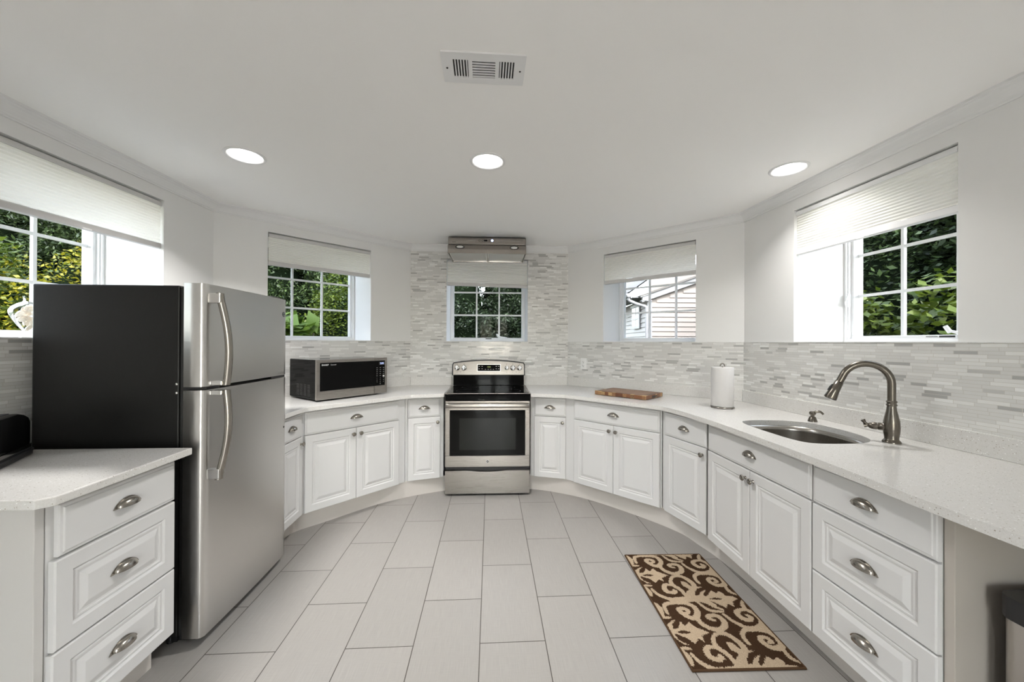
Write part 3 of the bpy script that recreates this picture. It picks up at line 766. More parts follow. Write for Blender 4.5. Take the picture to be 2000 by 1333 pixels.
# ================================================================ range hood
hd = thing('range_hood', 'stainless range hood hung under the ceiling in front of the back window', 'range hood', (*to_world(2, .822, .008), 0), frame(2)[2])
HW = .379
mb = MB()
prof = [(0, 2.405), (-.36, 2.405), (-.372, 2.398), (-.378, 2.330), (-.360, 2.326), (-.360, 2.320), (-.408, 2.316), (-.420, 2.274), (-.420, 2.236), (-.412, 2.236), (-.412, 2.258), (-.012, 2.258), (-.012, 2.236), (0, 2.236)]
q = len(prof); vs = [(-HW, y, z) for y, z in prof] + [(HW, y, z) for y, z in prof]
mb.add(vs, [(k, (k + 1) % q, q + (k + 1) % q, q + k) for k in range(q)], 'steel_hood')
mb.build('hood_shell', hd)
for sx_ in (-1, 1):
    MB().add([(sx_ * HW, y, z) for y, z in prof] + [(sx_ * (HW - .008), y, z) for y, z in prof],
             [tuple(range(q)), tuple(range(q, 2 * q))[::-1]], 'steel_hood').box(min(sx_ * HW, sx_ * (HW - .008)), max(sx_ * HW, sx_ * (HW - .008)), -.412, -.002, 2.236, 2.262, 'steel_hood').build('end_cheek', hd)
cp = MB().box(-HW + .012, HW - .012, -.3795, -.373, 2.338, 2.393, 'steel_hood').build('control_strip', hd, bevel=.002)
for x in (-.075, -.045, .020):
    MB().lathe([(.010, 0), (.010, .002), (.008, .002), (.008, .0005)], 20, 'black_plastic', axis='-y', at=(x, -.3795, 2.372), cap=False).build('button', cp)
MB().lathe([(.012, 0), (.012, .002), (.010, .0024), (0, .0024)], 20, 'display_blue', axis='-y', at=(.048, -.3795, 2.372)).build('power_button', cp)
MB().box(-.032, .002, -.3812, -.3795, 2.363, 2.380, 'black_gloss').build('display_screen', cp)
MB().box(-.19, -.11, -.3805, -.3795, 2.3715, 2.3725, 'chrome').build('trim_line', cp); MB().box(.085, .33, -.3805, -.3795, 2.3705, 2.3715, 'chrome').build('trim_line', cp)
text('lettering', 'BROAN', .010, (-.322, -.3798, 2.352), cp, 'black_soft')
for x in (-.262, .262):
    ly = -.4135; lz = 2.296; an = math.atan2(.012, .042)
    l = MB().lathe([(.043, -.001), (.043, .003), (.034, .004), (.034, .001)], 32, 'black_plastic', axis='-y', cap=False).build('lamp_ring', hd, loc=(x, ly, lz), rot=(-an * 1.0, 0, 0))
    l.scale = (1, 1, .42)
    MB().lathe([(.033, .002), (.030, .006), (0, .009)], 28, 'plastic_white', axis='-y').build('lamp_cover', l)
for x0, x1 in ((-.366, -.004), (.004, .366)):
    f = MB(); 
    for (a0, a1, b0, b1) in ((x0, x1, -.408, -.394), (x0, x1, -.030, -.016), (x0, x0 + .012, -.394, -.030), (x1 - .012, x1, -.394, -.030)): f.box(a0, a1, b0, b1, 2.240, 2.252, 'chrome')
    f = f.build('grease_filter', hd)
    MB().box(x0 + .012, x1 - .012, -.394, -.030, 2.243, 2.248, 'filter_mesh').build('filter_mesh', f)

# ================================================================ refrigerator (faces +x)
fr = thing('refrigerator', 'top-freezer refrigerator with stainless doors and a black side', 'refrigerator', (-1.283, 1.766, 0), R(90))
# local: x along the front (world +y), y towards the wall (world -x)
W = .688; FH = 1.638
MB().box(.012, W - .012, .115, .735, .045, 1.628, 'black_vinyl').build('body', fr, bevel=.006)
MB().box(.020, W - .020, .088, .1145, .05, 1.620, 'black_soft').build('door_gasket', fr)
MB().box(.03, W - .03, .13, .155, .012, .0445, 'black_plastic').build('base_grille', fr)
for x in (.05, W - .05):
    for y in (.17, .68): MB().lathe([(.017, 0), (.017, .044)], 12, 'black_plastic', at=(x, y, 0)).build('foot', fr)
def door(z0, z1, name):
    """slightly bowed front with a rounded left and right edge"""
    n = 28; out = []
    out += [(0, .087), (0, .018), (.003, .010), (.010, .004)]
    for k in range(n + 1):
        x = .016 + (W - .032) * k / n; out.append((x, -.006 * (1 - (2 * k / n - 1) ** 2)))
    out += [(W - .010, .004), (W - .003, .010), (W, .018), (W, .087)]
    mb = MB(); q = len(out); lo = [(x, y, z0) for x, y in out]; hi = [(x, y, z1) for x, y in out]
    mb.sheet([lo, hi], 'steel_vertical', True, closed=True); mb.add(lo, [tuple(range(q))[::-1]], 'steel_vertical'); mb.add(hi, [tuple(range(q))], 'steel_vertical')
    return mb.build(name, fr)
dz = 1.163
up_ = door(dz + .008, FH, 'freezer_door'); lo_ = door(.045, dz - .008, 'fresh_food_door')
def fhandle(par, za, zb):
    """za: end by the middle gap (no stand-off block, only a tip), zb: far end on its mounting block"""
    up = 1 if zb > za else -1; n = 22; rows = []
    for k in range(n + 1):
        t = k / n; z = za + (zb - za) * t; bow = -.066 - .016 * math.sin(math.pi * min(t * 1.1, 1)) + .020 * t ** 2; w = .0165
        xx = .055 - .016 * t ** 2
        rows.append([(xx + w * sx_, bow + dy, z) for sx_, dy in ((-1, .008), (-.8, -.004), (-.3, -.010), (.3, -.010), (.8, -.004), (1, .008), (.85, .014), (-.85, .014))])
    mb = MB().sheet(rows, 'nickel', True, closed=True); mb.add(rows[0], [tuple(range(8))], 'nickel'); mb.add(rows[-1], [tuple(range(8))[::-1]], 'nickel')
    h = mb.build('handle', par)
    z0, z1 = sorted((zb, zb - up * .05)); MB().box(.022, .052, -.052, .003, z0 + .004, z1 - .002, 'steel_vertical').build('handle_mount', h, bevel=.003)
    z0, z1 = sorted((za, za + up * .022)); MB().box(.030, .066, -.056, -.001, z0 + .001, z1, 'chrome').build('handle_mount', h, bevel=.003)
fhandle(up_, dz + .011, 1.598); fhandle(lo_, dz - .011, .745)
bd = MB().lathe([(.0155, 0), (.0155, .002)], 28, 'black_plastic', axis='-y', at=(W - .040, -.0012, 1.545)).lathe([(.0135, .002), (.0135, .0026)], 28, 'chrome', axis='-y', at=(W - .040, -.0012, 1.545)).build('badge', up_)
text('monogram', 'GE', .013, (W - .040, -.0042, 1.5445), bd, 'black_plastic')
MB().lathe([(.006, 0), (.006, .0015), (0, .002)], 14, 'black_plastic', axis='-y', at=(W - .03, -.0008, .845)).build('lock_plug', lo_)
for z in (dz + .02, dz - .02):
    MB().lathe([(.006, 0), (.005, .003), (0, .004)], 12, 'chrome', axis='-x', at=(.0115, .124, z)).build('hinge_screw', fr)
MB().box(.02, .10, .0, .09, dz - .006, dz + .006, 'black_plastic').build('middle_bracket', fr)
MB().box(W - .16, W - .02, .002, .09, dz - .006, dz + .006, 'black_plastic').build('middle_hinge', fr)
MB().box(W - .11, W - .02, .03, .16, FH + .0005, FH + .014, 'black_plastic').build('top_hinge_cover', fr, bevel=.004)
MB().box(.03, .09, .05, .12, .02, .0445, 'black_plastic').build('lower_hinge', fr)

# ================================================================ microwave
a, b = Vector((-1.317, 2.940)), Vector((-.924, 3.427)); d = b - a; ang = math.atan2(d.y, d.x); W = d.length
mw = thing('microwave', 'stainless and black microwave standing on the worktop left of the range', 'microwave', (a.x, a.y, .9155), ang)
z0, z1 = .012, .322
MB().box(.002, W - .002, .022, .44, z0, z1 - .002, 'black_gloss').build('body', mw, bevel=.006)
for x in (.06, W - .06):
    for y in (.07, .38): MB().lathe([(.014, 0), (.016, .0118)], 14, 'black_plastic', at=(x, y, 0)).build('foot', mw)
DW = W * .795
mb = MB(); ring(mb, 0, DW - .001, z0, z1, .026, -.004, .0215, 'steel_horizontal', .068); dr = mb.build('door', mw, bevel=.0025)
MB().box(.026, DW - .001, -.0052, .015, z0 + .068, z1 - .026, 'black_gloss').build('door_glass', dr)
MB().box(DW - .001, DW - .0004, -.005, .0, z0 + .068, z1 - .026, 'black_soft').build('door_edge', dr)
mb = MB(); ring(mb, DW + .001, W, z0, z1, .026, -.004, .0215, 'steel_horizontal', .068)
mb.box(DW + .001, DW + .027, -.0046, .0, z0 + .068, z1 - .026, 'black_gloss'); pn = mb.build('control_panel', mw, bevel=.002)
MB().box(DW + .001, W - .024, -.0054, .015, z0 + .068, z1 - .026, 'black_gloss').build('keypad_glass', pn)
MB().box(DW + .008, W - .016, -.0062, -.003, z0 + .014, z0 + .058, 'steel_horizontal').build('open_button', pn, bevel=.002)
kx = [DW + .020, DW + .047, DW + .074]; kx = [DW + .018 + (W - .024 - DW - .02) * t for t in (.08, .47, .86)]
mb = MB().box(kx[1] - .012, kx[2] + .012, -.0058, -.0053, z1 - .062, z1 - .036, 'slot_dark'); mb.build('display_screen', pn)
text('clock_digits', '2:15', .021, ((kx[1] + kx[2]) / 2, -.0060, z1 - .049), pn, 'display_blue')
for k in range(5):
    for x in kx:
        z = z1 - .085 - .0175 * k; w = .0062; MB().box(x - w, x + w, -.0058, -.0053, z - .0035, z, 'print_grey').build('key_mark', pn)
MB().box(kx[2] - .008, kx[2] + .008, -.0059, -.0053, z1 - .167, z1 - .153, 'shade_rail').build('key_mark', pn)
nums = ['123', '456', '789']
for r_, row in enumerate(nums):
    for k, ch in enumerate(row): text('key_digit', ch, .009, (kx[k], -.0055, z1 - .178 - .0165 * r_), pn, 'shade_rail')
text('key_digit', '0', .010, (kx[1], -.0055, z1 - .2275), pn, 'plastic_white')
text('lettering', 'SHARP', .017, (.036, -.0055, z1 - .042), dr, 'plastic_white', 'LEFT', sx=1.1)
text('lettering', 'Carousel', .0125, (.107, -.0055, z1 - .042), dr, 'shade_rail', 'LEFT')
mb = MB()
for r_ in range(9):
    for c_ in range(4): mb.box(.0008, .0025, .10 + .058 * c_, .10 + .058 * c_ + .040, .035 + .0105 * r_, .035 + .0105 * r_ + .004, 'slot_dark')
mb.build('side_vents', mw)

# ================================================================ sink, faucet, dispenser
sk = thing('sink', 'stainless undermount sink bowl with a curved back edge', 'sink', (1.66, 1.92, 0))
C0 = Vector((1.66, 1.92)); mb = MB(); rows = []
for sc_, z in ((1.055, .8845), (1.0, .8845), (.995, .86), (.985, .74), (.95, .705), (.85, .692), (.12, .685)):
    rows.append([((x - C0.x) * sc_, (y - C0.y) * sc_, z) for x, y in SINK])
mb.sheet(rows, 'steel_sink', True, closed=True)
rows2 = [[(x * 1.012, y * 1.012, z - .003) for x, y, z in r_] for r_ in rows]; mb.sheet(rows2, 'steel_sink', True, closed=True)
mb.build('basin', sk)
MB().lathe([(.062, .6855), (.058, .689), (.045, .6885), (.043, .682), (0, .681)], 30, 'chrome').build('drain', sk)

fc = thing('faucet', 'tall brushed gooseneck kitchen faucet behind the sink', 'faucet', (1.885, 1.668, .9153), math.atan2(.105, -.20))
# local x points along the spout
MB().lathe([(.034, 0), (.034, .004), (.031, .009), (.027, .013), (.0255, .018), (.029, .045), (.0305, .070), (.029, .098), (.024, .125), (.019, .150), (.0165, .172)], 36, 'faucet_metal').build('body', fc)
MB().lathe([(.0175, .171), (.020, .174), (.020, .178), (.0172, .181), (.0172, .186), (.020, .189), (.020, .193), (.0165, .197)], 30, 'faucet_metal').build('collar', fc)
pts = [(0, 0, .195), (0, 0, .24), (0, 0, .275)]
for k in range(1, 15):
    q = math.pi * .90 * k / 14; pts.append((.093 - .093 * math.cos(q), 0, .275 + .093 * math.sin(q)))
pe = Vector(pts[-1]); dr_ = (Vector(pts[-1]) - Vector(pts[-2])).normalized()
pts.append(tuple(pe + dr_ * .03))
MB().tube(pts, .0155, 20, 'faucet_metal').build('spout', fc)
q0 = pe + dr_ * .028; mb = MB()
mb.tube([q0, q0 + dr_ * .004, q0 + dr_ * .004, q0 + dr_ * .05, q0 + dr_ * .088, q0 + dr_ * .094], [.0155, .0165, .0175, .0205, .0265, .0255], 22, 'faucet_metal')
sp = mb.build('spray_head', fc)
s_ = Vector((dr_.z * -1, 0, dr_.x)) ; s_ = s_ if s_.x > 0 else -s_
MB().tube([q0 + dr_ * .025 + s_ * .017, q0 + dr_ * .04 + s_ * .0215, q0 + dr_ * .06 + s_ * .0225], .005, 10, 'black_plastic').build('spray_button', sp)
MB().tube([q0 + dr_ * .0935, q0 + dr_ * .0955], .020, 20, 'black_soft').build('spray_face', sp)
# lever on the side, seen left of the body from the room
ha = Vector((-.105, -.2)).normalized()
def yloc(wx, wy):      # world plan direction -> faucet local
    A_ = fc.rotation_euler.z; return Vector((wx * math.cos(A_) + wy * math.sin(A_), -wx * math.sin(A_) + wy * math.cos(A_), 0))
hd_ = yloc(-.72, .69)
hv = MB().tube([hd_ * .015 + Vector((0, 0, .070)), hd_ * .046 + Vector((0, 0, .070)), hd_ * .0465 + Vector((0, 0, .070)), hd_ * .050 + Vector((0, 0, .070))], [.0175, .0175, .0155, .0155], 20, 'faucet_metal')
hv = hv.build('handle_hub', fc)
tip = hd_ * .050 + Vector((0, 0, .070))
MB().tube([tip, tip + hd_ * .012, tip + hd_ * .026, tip + hd_ * .034], [.0165, .0175, .013, .006], 18, 'faucet_metal').tube([tip + hd_ * .028 + Vector((0, 0, .0)), tip + hd_ * .042 + Vector((0, 0, .010)), tip + hd_ * .05 + Vector((0, 0, .024))], [.005, .0065, .010], 12, 'faucet_metal').tube([tip + hd_ * .030, tip + hd_ * .046 + Vector((0, 0, -.004))], [.006, .010], 12, 'faucet_metal').build('lever', hv)

sd = thing('soap_dispenser', 'small brushed soap pump behind the sink', 'soap dispenser', (1.915, 2.137, .9153), math.atan2(.0, 1))
MB().lathe([(.024, 0), (.0235, .004), (.016, .026), (.0145, .028)], 28, 'faucet_metal').build('base', sd)
MB().lathe([(.010, .028), (.010, .038), (.016, .042), (.0165, .054), (.012, .059), (0, .060)], 24, 'faucet_metal').build('pump_head', sd)
MB().tube(smooth_path([(.004, -.002, .052), (.020, -.012, .060), (.034, -.020, .058), (.043, -.026, .046)], 5), [.0075] * 10 + [.006] * 6, 12, 'faucet_metal').build('spout', sd)

# ================================================================ things on the worktops
a, b = Vector((.932, 3.318)), Vector((1.250, 2.962)); d = b - a
cbd = thing('cutting_board', 'striped wooden cutting board lying on the worktop right of the range', 'cutting board', (a.x, a.y, .9153), math.atan2(d.y, d.x))
BL, BW = d.length, .315
mb = MB(); ring_z = .036
mb.box(0, BL, 0, BW, .003, ring_z, 'board_wood'); bo = mb.build('block', cbd, bevel=.003)
mb = MB()
rows = [[(q, q, z), (BL - q, q, z), (BL - q, BW - q, z), (q, BW - q, z)] for q, z in ((.030, ring_z + .0004), (.033, ring_z - .002 + .0026), (.042, ring_z + .0006), (.044, ring_z + .0012))]
mb.add(rows[-1], [(0, 1, 2, 3)], 'board_top'); mb.sheet(rows, 'board_top', False, closed=True); mb.build('carving_surface', cbd)
mb = MB(); ring(mb, 0, 1, 0, 1, .1, 0, .1, 'board_top'); 
g = MB()
for (x0, x1, y0, y1) in ((.022, BL - .022, .022, .030), (.022, BL - .022, BW - .030, BW - .022), (.022, .030, .030, BW - .030), (BL - .030, BL - .022, .030, BW - .030)): g.box(x0, x1, y0, y1, ring_z - .001, ring_z + .0003, 'slot_dark')
g.build('juice_groove', cbd)
for x in (.04, BL - .04):
    for y in (.04, BW - .04): MB().lathe([(.010, 0), (.010, .0029)], 12, 'black_plastic', at=(x, y, 0)).build('foot', cbd)
for y0 in (BW / 2 - .045,):
    for x in (-.0004, BL - .0016): MB().box(x, x + .002, y0, y0 + .09, .012, .024, 'slot_dark').build('finger_groove', cbd)

pt = thing('paper_towel_holder', 'metal ring-based stand holding the paper towel roll', 'paper towel holder', (1.668, 2.622, .9153))
ringp = [(.073 * math.cos(q), .073 * math.sin(q), .006) for q in [2 * math.pi * k / 36 for k in range(37)]]
MB().tube(ringp, .0048, 10, 'nickel', cap=False).box(-.07, .07, -.004, .004, .002, .008, 'nickel').build('base_ring', pt)
MB().tube([(0, 0, .004), (0, 0, .297)], .005, 12, 'nickel').build('post', pt)
MB().tube([(.016 * math.cos(q), 0, .296 + .022 * math.sin(q)) for q in [math.pi * (k / 14) for k in range(15)]], .0045, 10, 'nickel').build('loop_handle', pt)
for q in range(3):
    aa = q * 2.1 + .9; MB().box(-.006, .006, -.004, .004, 0, .002, 'black_plastic').build('foot', pt, loc=(.073 * math.cos(aa), .073 * math.sin(aa), 0), rot=aa + math.pi / 2)
pr = MB().lathe([(.021, .0125), (.071, .0125), (.0725, .016), (.0725, .288), (.071, .291), (.021, .291)], 48, 'paper', cap=False)
pr.lathe([(.021, .0125), (.021, .291)], 24, 'paper', cap=False)
pr = tag(pr.build('paper_towel_roll', loc=(1.668, 2.622, .9153)), 'white paper towel roll standing on the worktop near the corner', 'paper towels')
# outlet
a_, L_, g_ = frame(3)
ou = thing('wall_outlet', 'white duplex outlet on the mosaic right of the range', 'outlet', (*to_world(3, .201, .0072), 1.156), g_)
MB().box(-.0355, .0355, -.005, 0, -.058, .058, 'plastic_white').build('cover_plate', ou, bevel=.003)
for z in (-.02, .02):
    s = MB().lathe([(.016, .005), (.0155, .0072), (0, .0074)], 20, 'plastic_white', axis='-y', at=(0, 0, z)).build('socket', ou)
    MB().box(-.0075, -.0055, -.0080, -.0072, z - .001, z + .008, 'slot_dark').box(.0055, .0075, -.0080, -.0072, z - .001, z + .007, 'slot_dark').lathe([(.0025, .0072), (.0025, .0079)], 10, 'slot_dark', axis='-y', at=(0, 0, z - .008)).build('socket_slots', s)
MB().lathe([(.003, .005), (.002, .0062), (0, .0063)], 10, 'shade_rail', axis='-y').build('screw', ou)

# toaster: seen from its rounded end, on the short worktop
to = thing('toaster', 'glossy black toaster with a stepped base on the short worktop', 'toaster', (-2.025, 1.558, .9153), math.atan2(-.21, .125))
# local x runs along the long side that faces the room, y goes back
TL, TWD = .30, .19
def rrect(x0, x1, y0, y1, r, n=6):
    out = []
    for cx_, cy_, a0 in ((x1 - r, y0 + r, -90), (x1 - r, y1 - r, 0), (x0 + r, y1 - r, 90), (x0 + r, y0 + r, 180)):
        for k in range(n + 1): q = R(a0 + 90 * k / n); out.append((cx_ + r * math.cos(q), cy_ + r * math.sin(q)))
    return out
mb = MB(); rows = []
for ins, z in ((0.006, .034), (.004, .06), (.004, .135), (.008, .152), (.016, .163), (.028, .170), (.045, .173)):
    rows.append([(x, y, z) for x, y in rrect(ins, TL - ins, ins, TWD - ins, .03)])
mb.sheet(rows, 'black_gloss', True, closed=True); mb.add(rows[-1], [tuple(range(len(rows[-1])))], 'black_gloss'); mb.add(rows[0], [tuple(range(len(rows[0])))], 'black_gloss')
mb.build('shell', to)
mb = MB()
mb.prism(rrect(-.004, TL + .004, -.004, TWD + .004, .03), .018, .0265, 'black_plastic'); mb.prism(rrect(0, TL, 0, TWD, .03), .0265, .034, 'black_plastic')
mb.prism(rrect(-.002, TL + .002, -.002, TWD + .002, .03), .006, .016, 'black_plastic'); mb.prism(rrect(.006, TL - .006, .006, TWD - .006, .028), .0158, .0185, 'black_plastic')
mb.build('base', to)
mb = MB(); mb.prism(rrect(.001, TL - .001, .001, TWD - .001, .03), .0342, .048, 'chrome'); mb.build('metal_band', to)
for y in (.065, .125): MB().box(.05, TL - .05, y - .014, y + .014, .1725, .1745, 'slot_dark').build('bread_slot', to, bevel=.001)
for x in (.05, TL - .05):
    for y in (.04, TWD - .04): MB().lathe([(.012, 0), (.012, .006)], 12, 'black_plastic', at=(x, y, 0)).build('foot', to)
MB().box(TL - .004, TL + .022, TWD / 2 - .022, TWD / 2 + .022, .105, .12, 'black_plastic').build('lever', to, bevel=.003)

# glass jar of shells on the left windowsill
VX, VY = -2.245, 1.985
vs_ = thing('glass_vase', 'clear glass urn full of seashells on the sill behind the refrigerator', 'vase', (VX, VY, SILL + .0006))
VP = [(.045, 0), (.046, .006), (.040, .012), (.030, .022), (.028, .030), (.036, .040), (.052, .065), (.068, .095), (.077, .120), (.0775, .135), (.070, .152), (.052, .168), (.036, .177), (.032, .182), (.032, .198), (.036, .205)]
MB().lathe(VP, 48, 'vase_glass', cap=False).lathe([(.044, 0), (0, .001)], 32, 'vase_glass', cap=False).build('bowl', vs_)
mb = MB()
rows = []
for k in range(13):
    rr = .019 * k / 12
    rows.append([(rr * math.cos(q) * (1 + .08 * math.cos(10 * q)), rr * math.sin(q) * (1 + .05 * math.cos(10 * q)), .008 * math.sqrt(max(0, 1 - (k / 12) ** 2)) * (1 + .12 * math.cos(10 * q))) for q in [2 * math.pi * j / 40 for j in range(40)]])
mb.sheet(rows, 'shell', True, closed=True); sh0 = mb.build('seashell')
tag(sh0, 'pale ribbed seashell inside the clear glass urn', 'seashell', 'seashells in the glass urn')
rs = random.Random(3); spots = []
for h, rad, cnt in ((.052, .012, 2), (.075, .030, 5), (.098, .040, 7), (.120, .046, 7), (.143, .034, 4)):
    for k in range(cnt):
        q = 2 * math.pi * (k + rs.random() * .5) / cnt; spots.append((rad * math.cos(q), rad * math.sin(q), h + rs.uniform(-.004, .004), q))
for i, (x, y, z, q) in enumerate(spots):
    o = sh0 if i == 0 else sh0.copy()
    if i: COL.objects.link(o)
    o.location = (VX + x, VY + y, SILL + z); s = rs.uniform(.72, 1.05); o.scale = (s, s, s)
    o.rotation_euler = (rs.uniform(-.4, .4), R(75) + rs.uniform(-.5, .3), q)

# ================================================================ rug
RL, RW = .862, .493
rg_o = thing('rug', 'brown and beige scroll-patterned rug on the floor before the sink cabinet', 'rug', (.848, 1.533, 0), math.atan2(-.013, .493))
RUG_S= [(0.022,[(0.044,0.767),(0.047,0.806),(0.059,0.831),(0.101,0.842),(0.161,0.84),(0.196,0.822),(0.203,0.78),(0.183,0.745),(0.157,0.73),(0.134,0.744),(0.117,0.771),(0.115,0.793),(0.138,0.801),(0.156,0.789),(0.154,0.773),(0.137,0.765)]),(0.022,[(0.197,0.825),(0.208,0.796),(0.194,0.764),(0.176,0.721),(0.185,0.685),(0.209,0.662),(0.239,0.654),(0.278,0.67),(0.297,0.703),(0.294,0.729),(0.279,0.746),(0.251,0.746),(0.233,0.736),(0.242,0.72),(0.255,0.714)]),(0.022,[(0.194,0.616),(0.229,0.632),(0.262,0.624),(0.284,0.59),(0.292,0.553),(0.279,0.518),(0.245,0.484),(0.214,0.452)]),(0.02,[(0.194,0.616),(0.176,0.583),(0.174,0.547),(0.193,0.52),(0.202,0.485),(0.2,0.452)]),(0.018,[(0.04,0.519),(0.048,0.489),(0.069,0.459),(0.104,0.438),(0.152,0.439),(0.198,0.448)]),(0.022,[(0.174,0.547),(0.137,0.555),(0.116,0.535),(0.113,0.502),(0.138,0.487),(0.163,0.495),(0.159,0.506)]),(0.018,[(0.006,0.835),(0.018,0.784),(0.009,0.741)]),(0.014,[(0.008,0.738),(0.046,0.738)]),(0.02,[(0.007,0.538),(0.017,0.498),(0.015,0.465)]),(0.014,[(0.006,0.551),(0.049,0.548)]),(0.02,[(0.01,0.405),(0.021,0.367),(0.017,0.334)]),(0.016,[(0.27,0.453),(0.29,0.412),(0.305,0.377),(0.341,0.35)]),(0.016,[(0.238,0.413),(0.26,0.359),(0.285,0.342),(0.332,0.336)]),(0.022,[(0.488,0.412),(0.466,0.388),(0.46,0.354),(0.471,0.335),(0.485,0.316),(0.49,0.28),(0.478,0.25),(0.439,0.226),(0.408,0.222),(0.38,0.229),(0.357,0.253),(0.338,0.279),(0.327,0.315)]),(0.022,[(0.457,0.345),(0.431,0.348),(0.401,0.332),(0.397,0.304),(0.409,0.282),(0.432,0.277),(0.45,0.294),(0.439,0.308)]),(0.022,[(0.33,0.13),(0.328,0.16),(0.338,0.191),(0.365,0.211),(0.405,0.218),(0.445,0.207),(0.469,0.196),(0.482,0.172),(0.481,0.138),(0.468,0.112),(0.44,0.104),(0.415,0.11),(0.401,0.132),(0.401,0.159),(0.417,0.168),(0.437,0.162),(0.442,0.139),(0.427,0.135)]),(0.016,[(0.468,0.112),(0.459,0.073),(0.466,0.045),(0.484,0.028)])]
RUG_P= [[(0.231,0.582),(0.258,0.575),(0.267,0.545),(0.282,0.522),(0.245,0.497),(0.245,0.519),(0.228,0.537),(0.227,0.559)],[(0.081,0.713),(0.091,0.682),(0.098,0.685),(0.123,0.707),(0.135,0.676),(0.186,0.638),(0.14,0.617),(0.134,0.58),(0.116,0.603),(0.085,0.572),(0.066,0.605),(0.033,0.629),(0.017,0.634),(0.021,0.596),(0.057,0.568),(0.033,0.568),(0.004,0.616),(0.008,0.694),(0.049,0.719),(0.064,0.721),(0.034,0.694),(0.025,0.664),(0.051,0.668),(0.07,0.693)],[(0.195,0.452),(0.219,0.489),(0.256,0.518),(0.288,0.535),(0.331,0.528),(0.296,0.518),(0.267,0.488),(0.254,0.459),(0.276,0.463),(0.303,0.492),(0.34,0.508),(0.308,0.474),(0.3,0.45),(0.332,0.461),(0.364,0.499),(0.381,0.473),(0.357,0.432),(0.324,0.433),(0.306,0.421),(0.33,0.386),(0.315,0.359),(0.29,0.387),(0.26,0.407),(0.242,0.415),(0.193,0.41),(0.14,0.414),(0.099,0.415),(0.092,0.431),(0.154,0.443)],[(0.361,0.499),(0.364,0.467),(0.405,0.493),(0.417,0.471),(0.415,0.455),(0.454,0.449),(0.469,0.428),(0.429,0.409),(0.415,0.369),(0.392,0.394),(0.368,0.361),(0.345,0.386),(0.314,0.416),(0.275,0.422),(0.283,0.464),(0.31,0.447)],[(0.489,0.293),(0.501,0.237),(0.501,0.176),(0.456,0.201),(0.375,0.203),(0.356,0.211),(0.416,0.234),(0.447,0.238)]]
RUG_N= [[(0.033,0.644),(0.067,0.654),(0.102,0.642),(0.083,0.633),(0.048,0.636)],[(0.315,0.432),(0.353,0.442),(0.385,0.432),(0.375,0.424),(0.343,0.425)]]
def rug_mask(X, Y):
    m = np.zeros(X.shape, bool)
    def seg(pts, w):
        pts = np.array(pts, float); out = np.zeros(X.shape, bool); n = len(pts) - 1
        for i in range(n):
            a, b = pts[i], pts[i + 1]; d = b - a; L2 = d @ d + 1e-12
            t = np.clip(((X - a[0]) * d[0] + (Y - a[1]) * d[1]) / L2, 0, 1)
            f = (i + t) / n; ww = w * 1.22 * (.62 + .48 * np.sin(np.pi * np.clip(f, .03, .97)))
            out |= np.hypot(X - a[0] - t * d[0], Y - a[1] - t * d[1]) < ww / 2
        return out
    def poly(pts):
        out = np.zeros(X.shape, bool); n = len(pts)
        for i in range(n):
            (x0, y0), (x1, y1) = pts[i], pts[(i + 1) % n]
            if y0 == y1: continue
            c = ((y0 > Y) != (y1 > Y)) & (X < (x1 - x0) * (Y - y0) / (y1 - y0) + x0); out ^= c
        return out
    for k in (-2, -1, 0, 1, 2):
        dy = .436 * k; sh = lambda l: [(x, y + dy) for x, y in l]
        for w, l in RUG_S: 
            q = smooth_path([(x, y + dy, 0) for x, y in l], 3); m |= seg([(p.x, p.y) for p in q], w)
        for l in RUG_P: m |= poly(sh(l))
    for k in (-2, -1, 0, 1, 2):
        for l in RUG_N: m &= ~poly([(x, y + .436 * k) for x, y in l])
    return m
nx, ny = 165, 288; xs = np.linspace(.006, RW - .006, nx + 1); ys = np.linspace(.006, RL - .006, ny + 1)
nr = np.random.default_rng(5)
XC, YC = np.meshgrid((xs[1:] + xs[:-1]) / 2, (ys[1:] + ys[:-1]) / 2)
msk = rug_mask(XC + nr.normal(0, .0013, XC.shape), YC + nr.normal(0, .0016, XC.shape))
XV, YV = np.meshgrid(xs, ys); ZV = .0095 + nr.normal(0, .0006, XV.shape)
ZV[0, :] = ZV[-1, :] = .007; ZV[:, 0] = ZV[:, -1] = .007
me = bpy.data.meshes.new('pile')
idx = np.arange((nx + 1) * (ny + 1)).reshape(ny + 1, nx + 1)
fq = np.stack([idx[:-1, :-1], idx[:-1, 1:], idx[1:, 1:], idx[1:, :-1]], -1).reshape(-1, 4)
def np_mesh(me, V, Fq, mi=None):
    k = Fq.shape[1]; me.vertices.add(len(V)); me.vertices.foreach_set('co', V.astype(np.float32).ravel())
    me.loops.add(Fq.size); me.loops.foreach_set('vertex_index', Fq.astype(np.int32).ravel())
    me.polygons.add(len(Fq)); me.polygons.foreach_set('loop_start', np.arange(0, Fq.size, k, dtype=np.int32)); me.polygons.foreach_set('loop_total', np.full(len(Fq), k, np.int32))
    if mi is not None: me.polygons.foreach_set('material_index', mi.astype(np.int32).ravel())
    me.update(calc_edges=True); me.validate()
me.materials.append(M['rug_brown']); me.materials.append(M['rug_beige'])
np_mesh(me, np.stack([XV, YV, ZV], -1).reshape(-1, 3), fq, msk.astype(int).ravel())
po = bpy.data.objects.new('pile', me); COL.objects.link(po); po.parent = rg_o
MB().box(0, RW, 0, RL, .0008, .0068, 'rug_edge').build('backing', rg_o, bevel=.002)
mb = MB(); c = .004; q = [(c, c), (RW - c, c), (RW - c, RL - c), (c, RL - c), (c, c)]
for k in range(4): mb.tube([(*q[k], .0055), (*q[k + 1], .0055)], .0045, 8, 'rug_edge')
mb.build('bound_edge', rg_o)

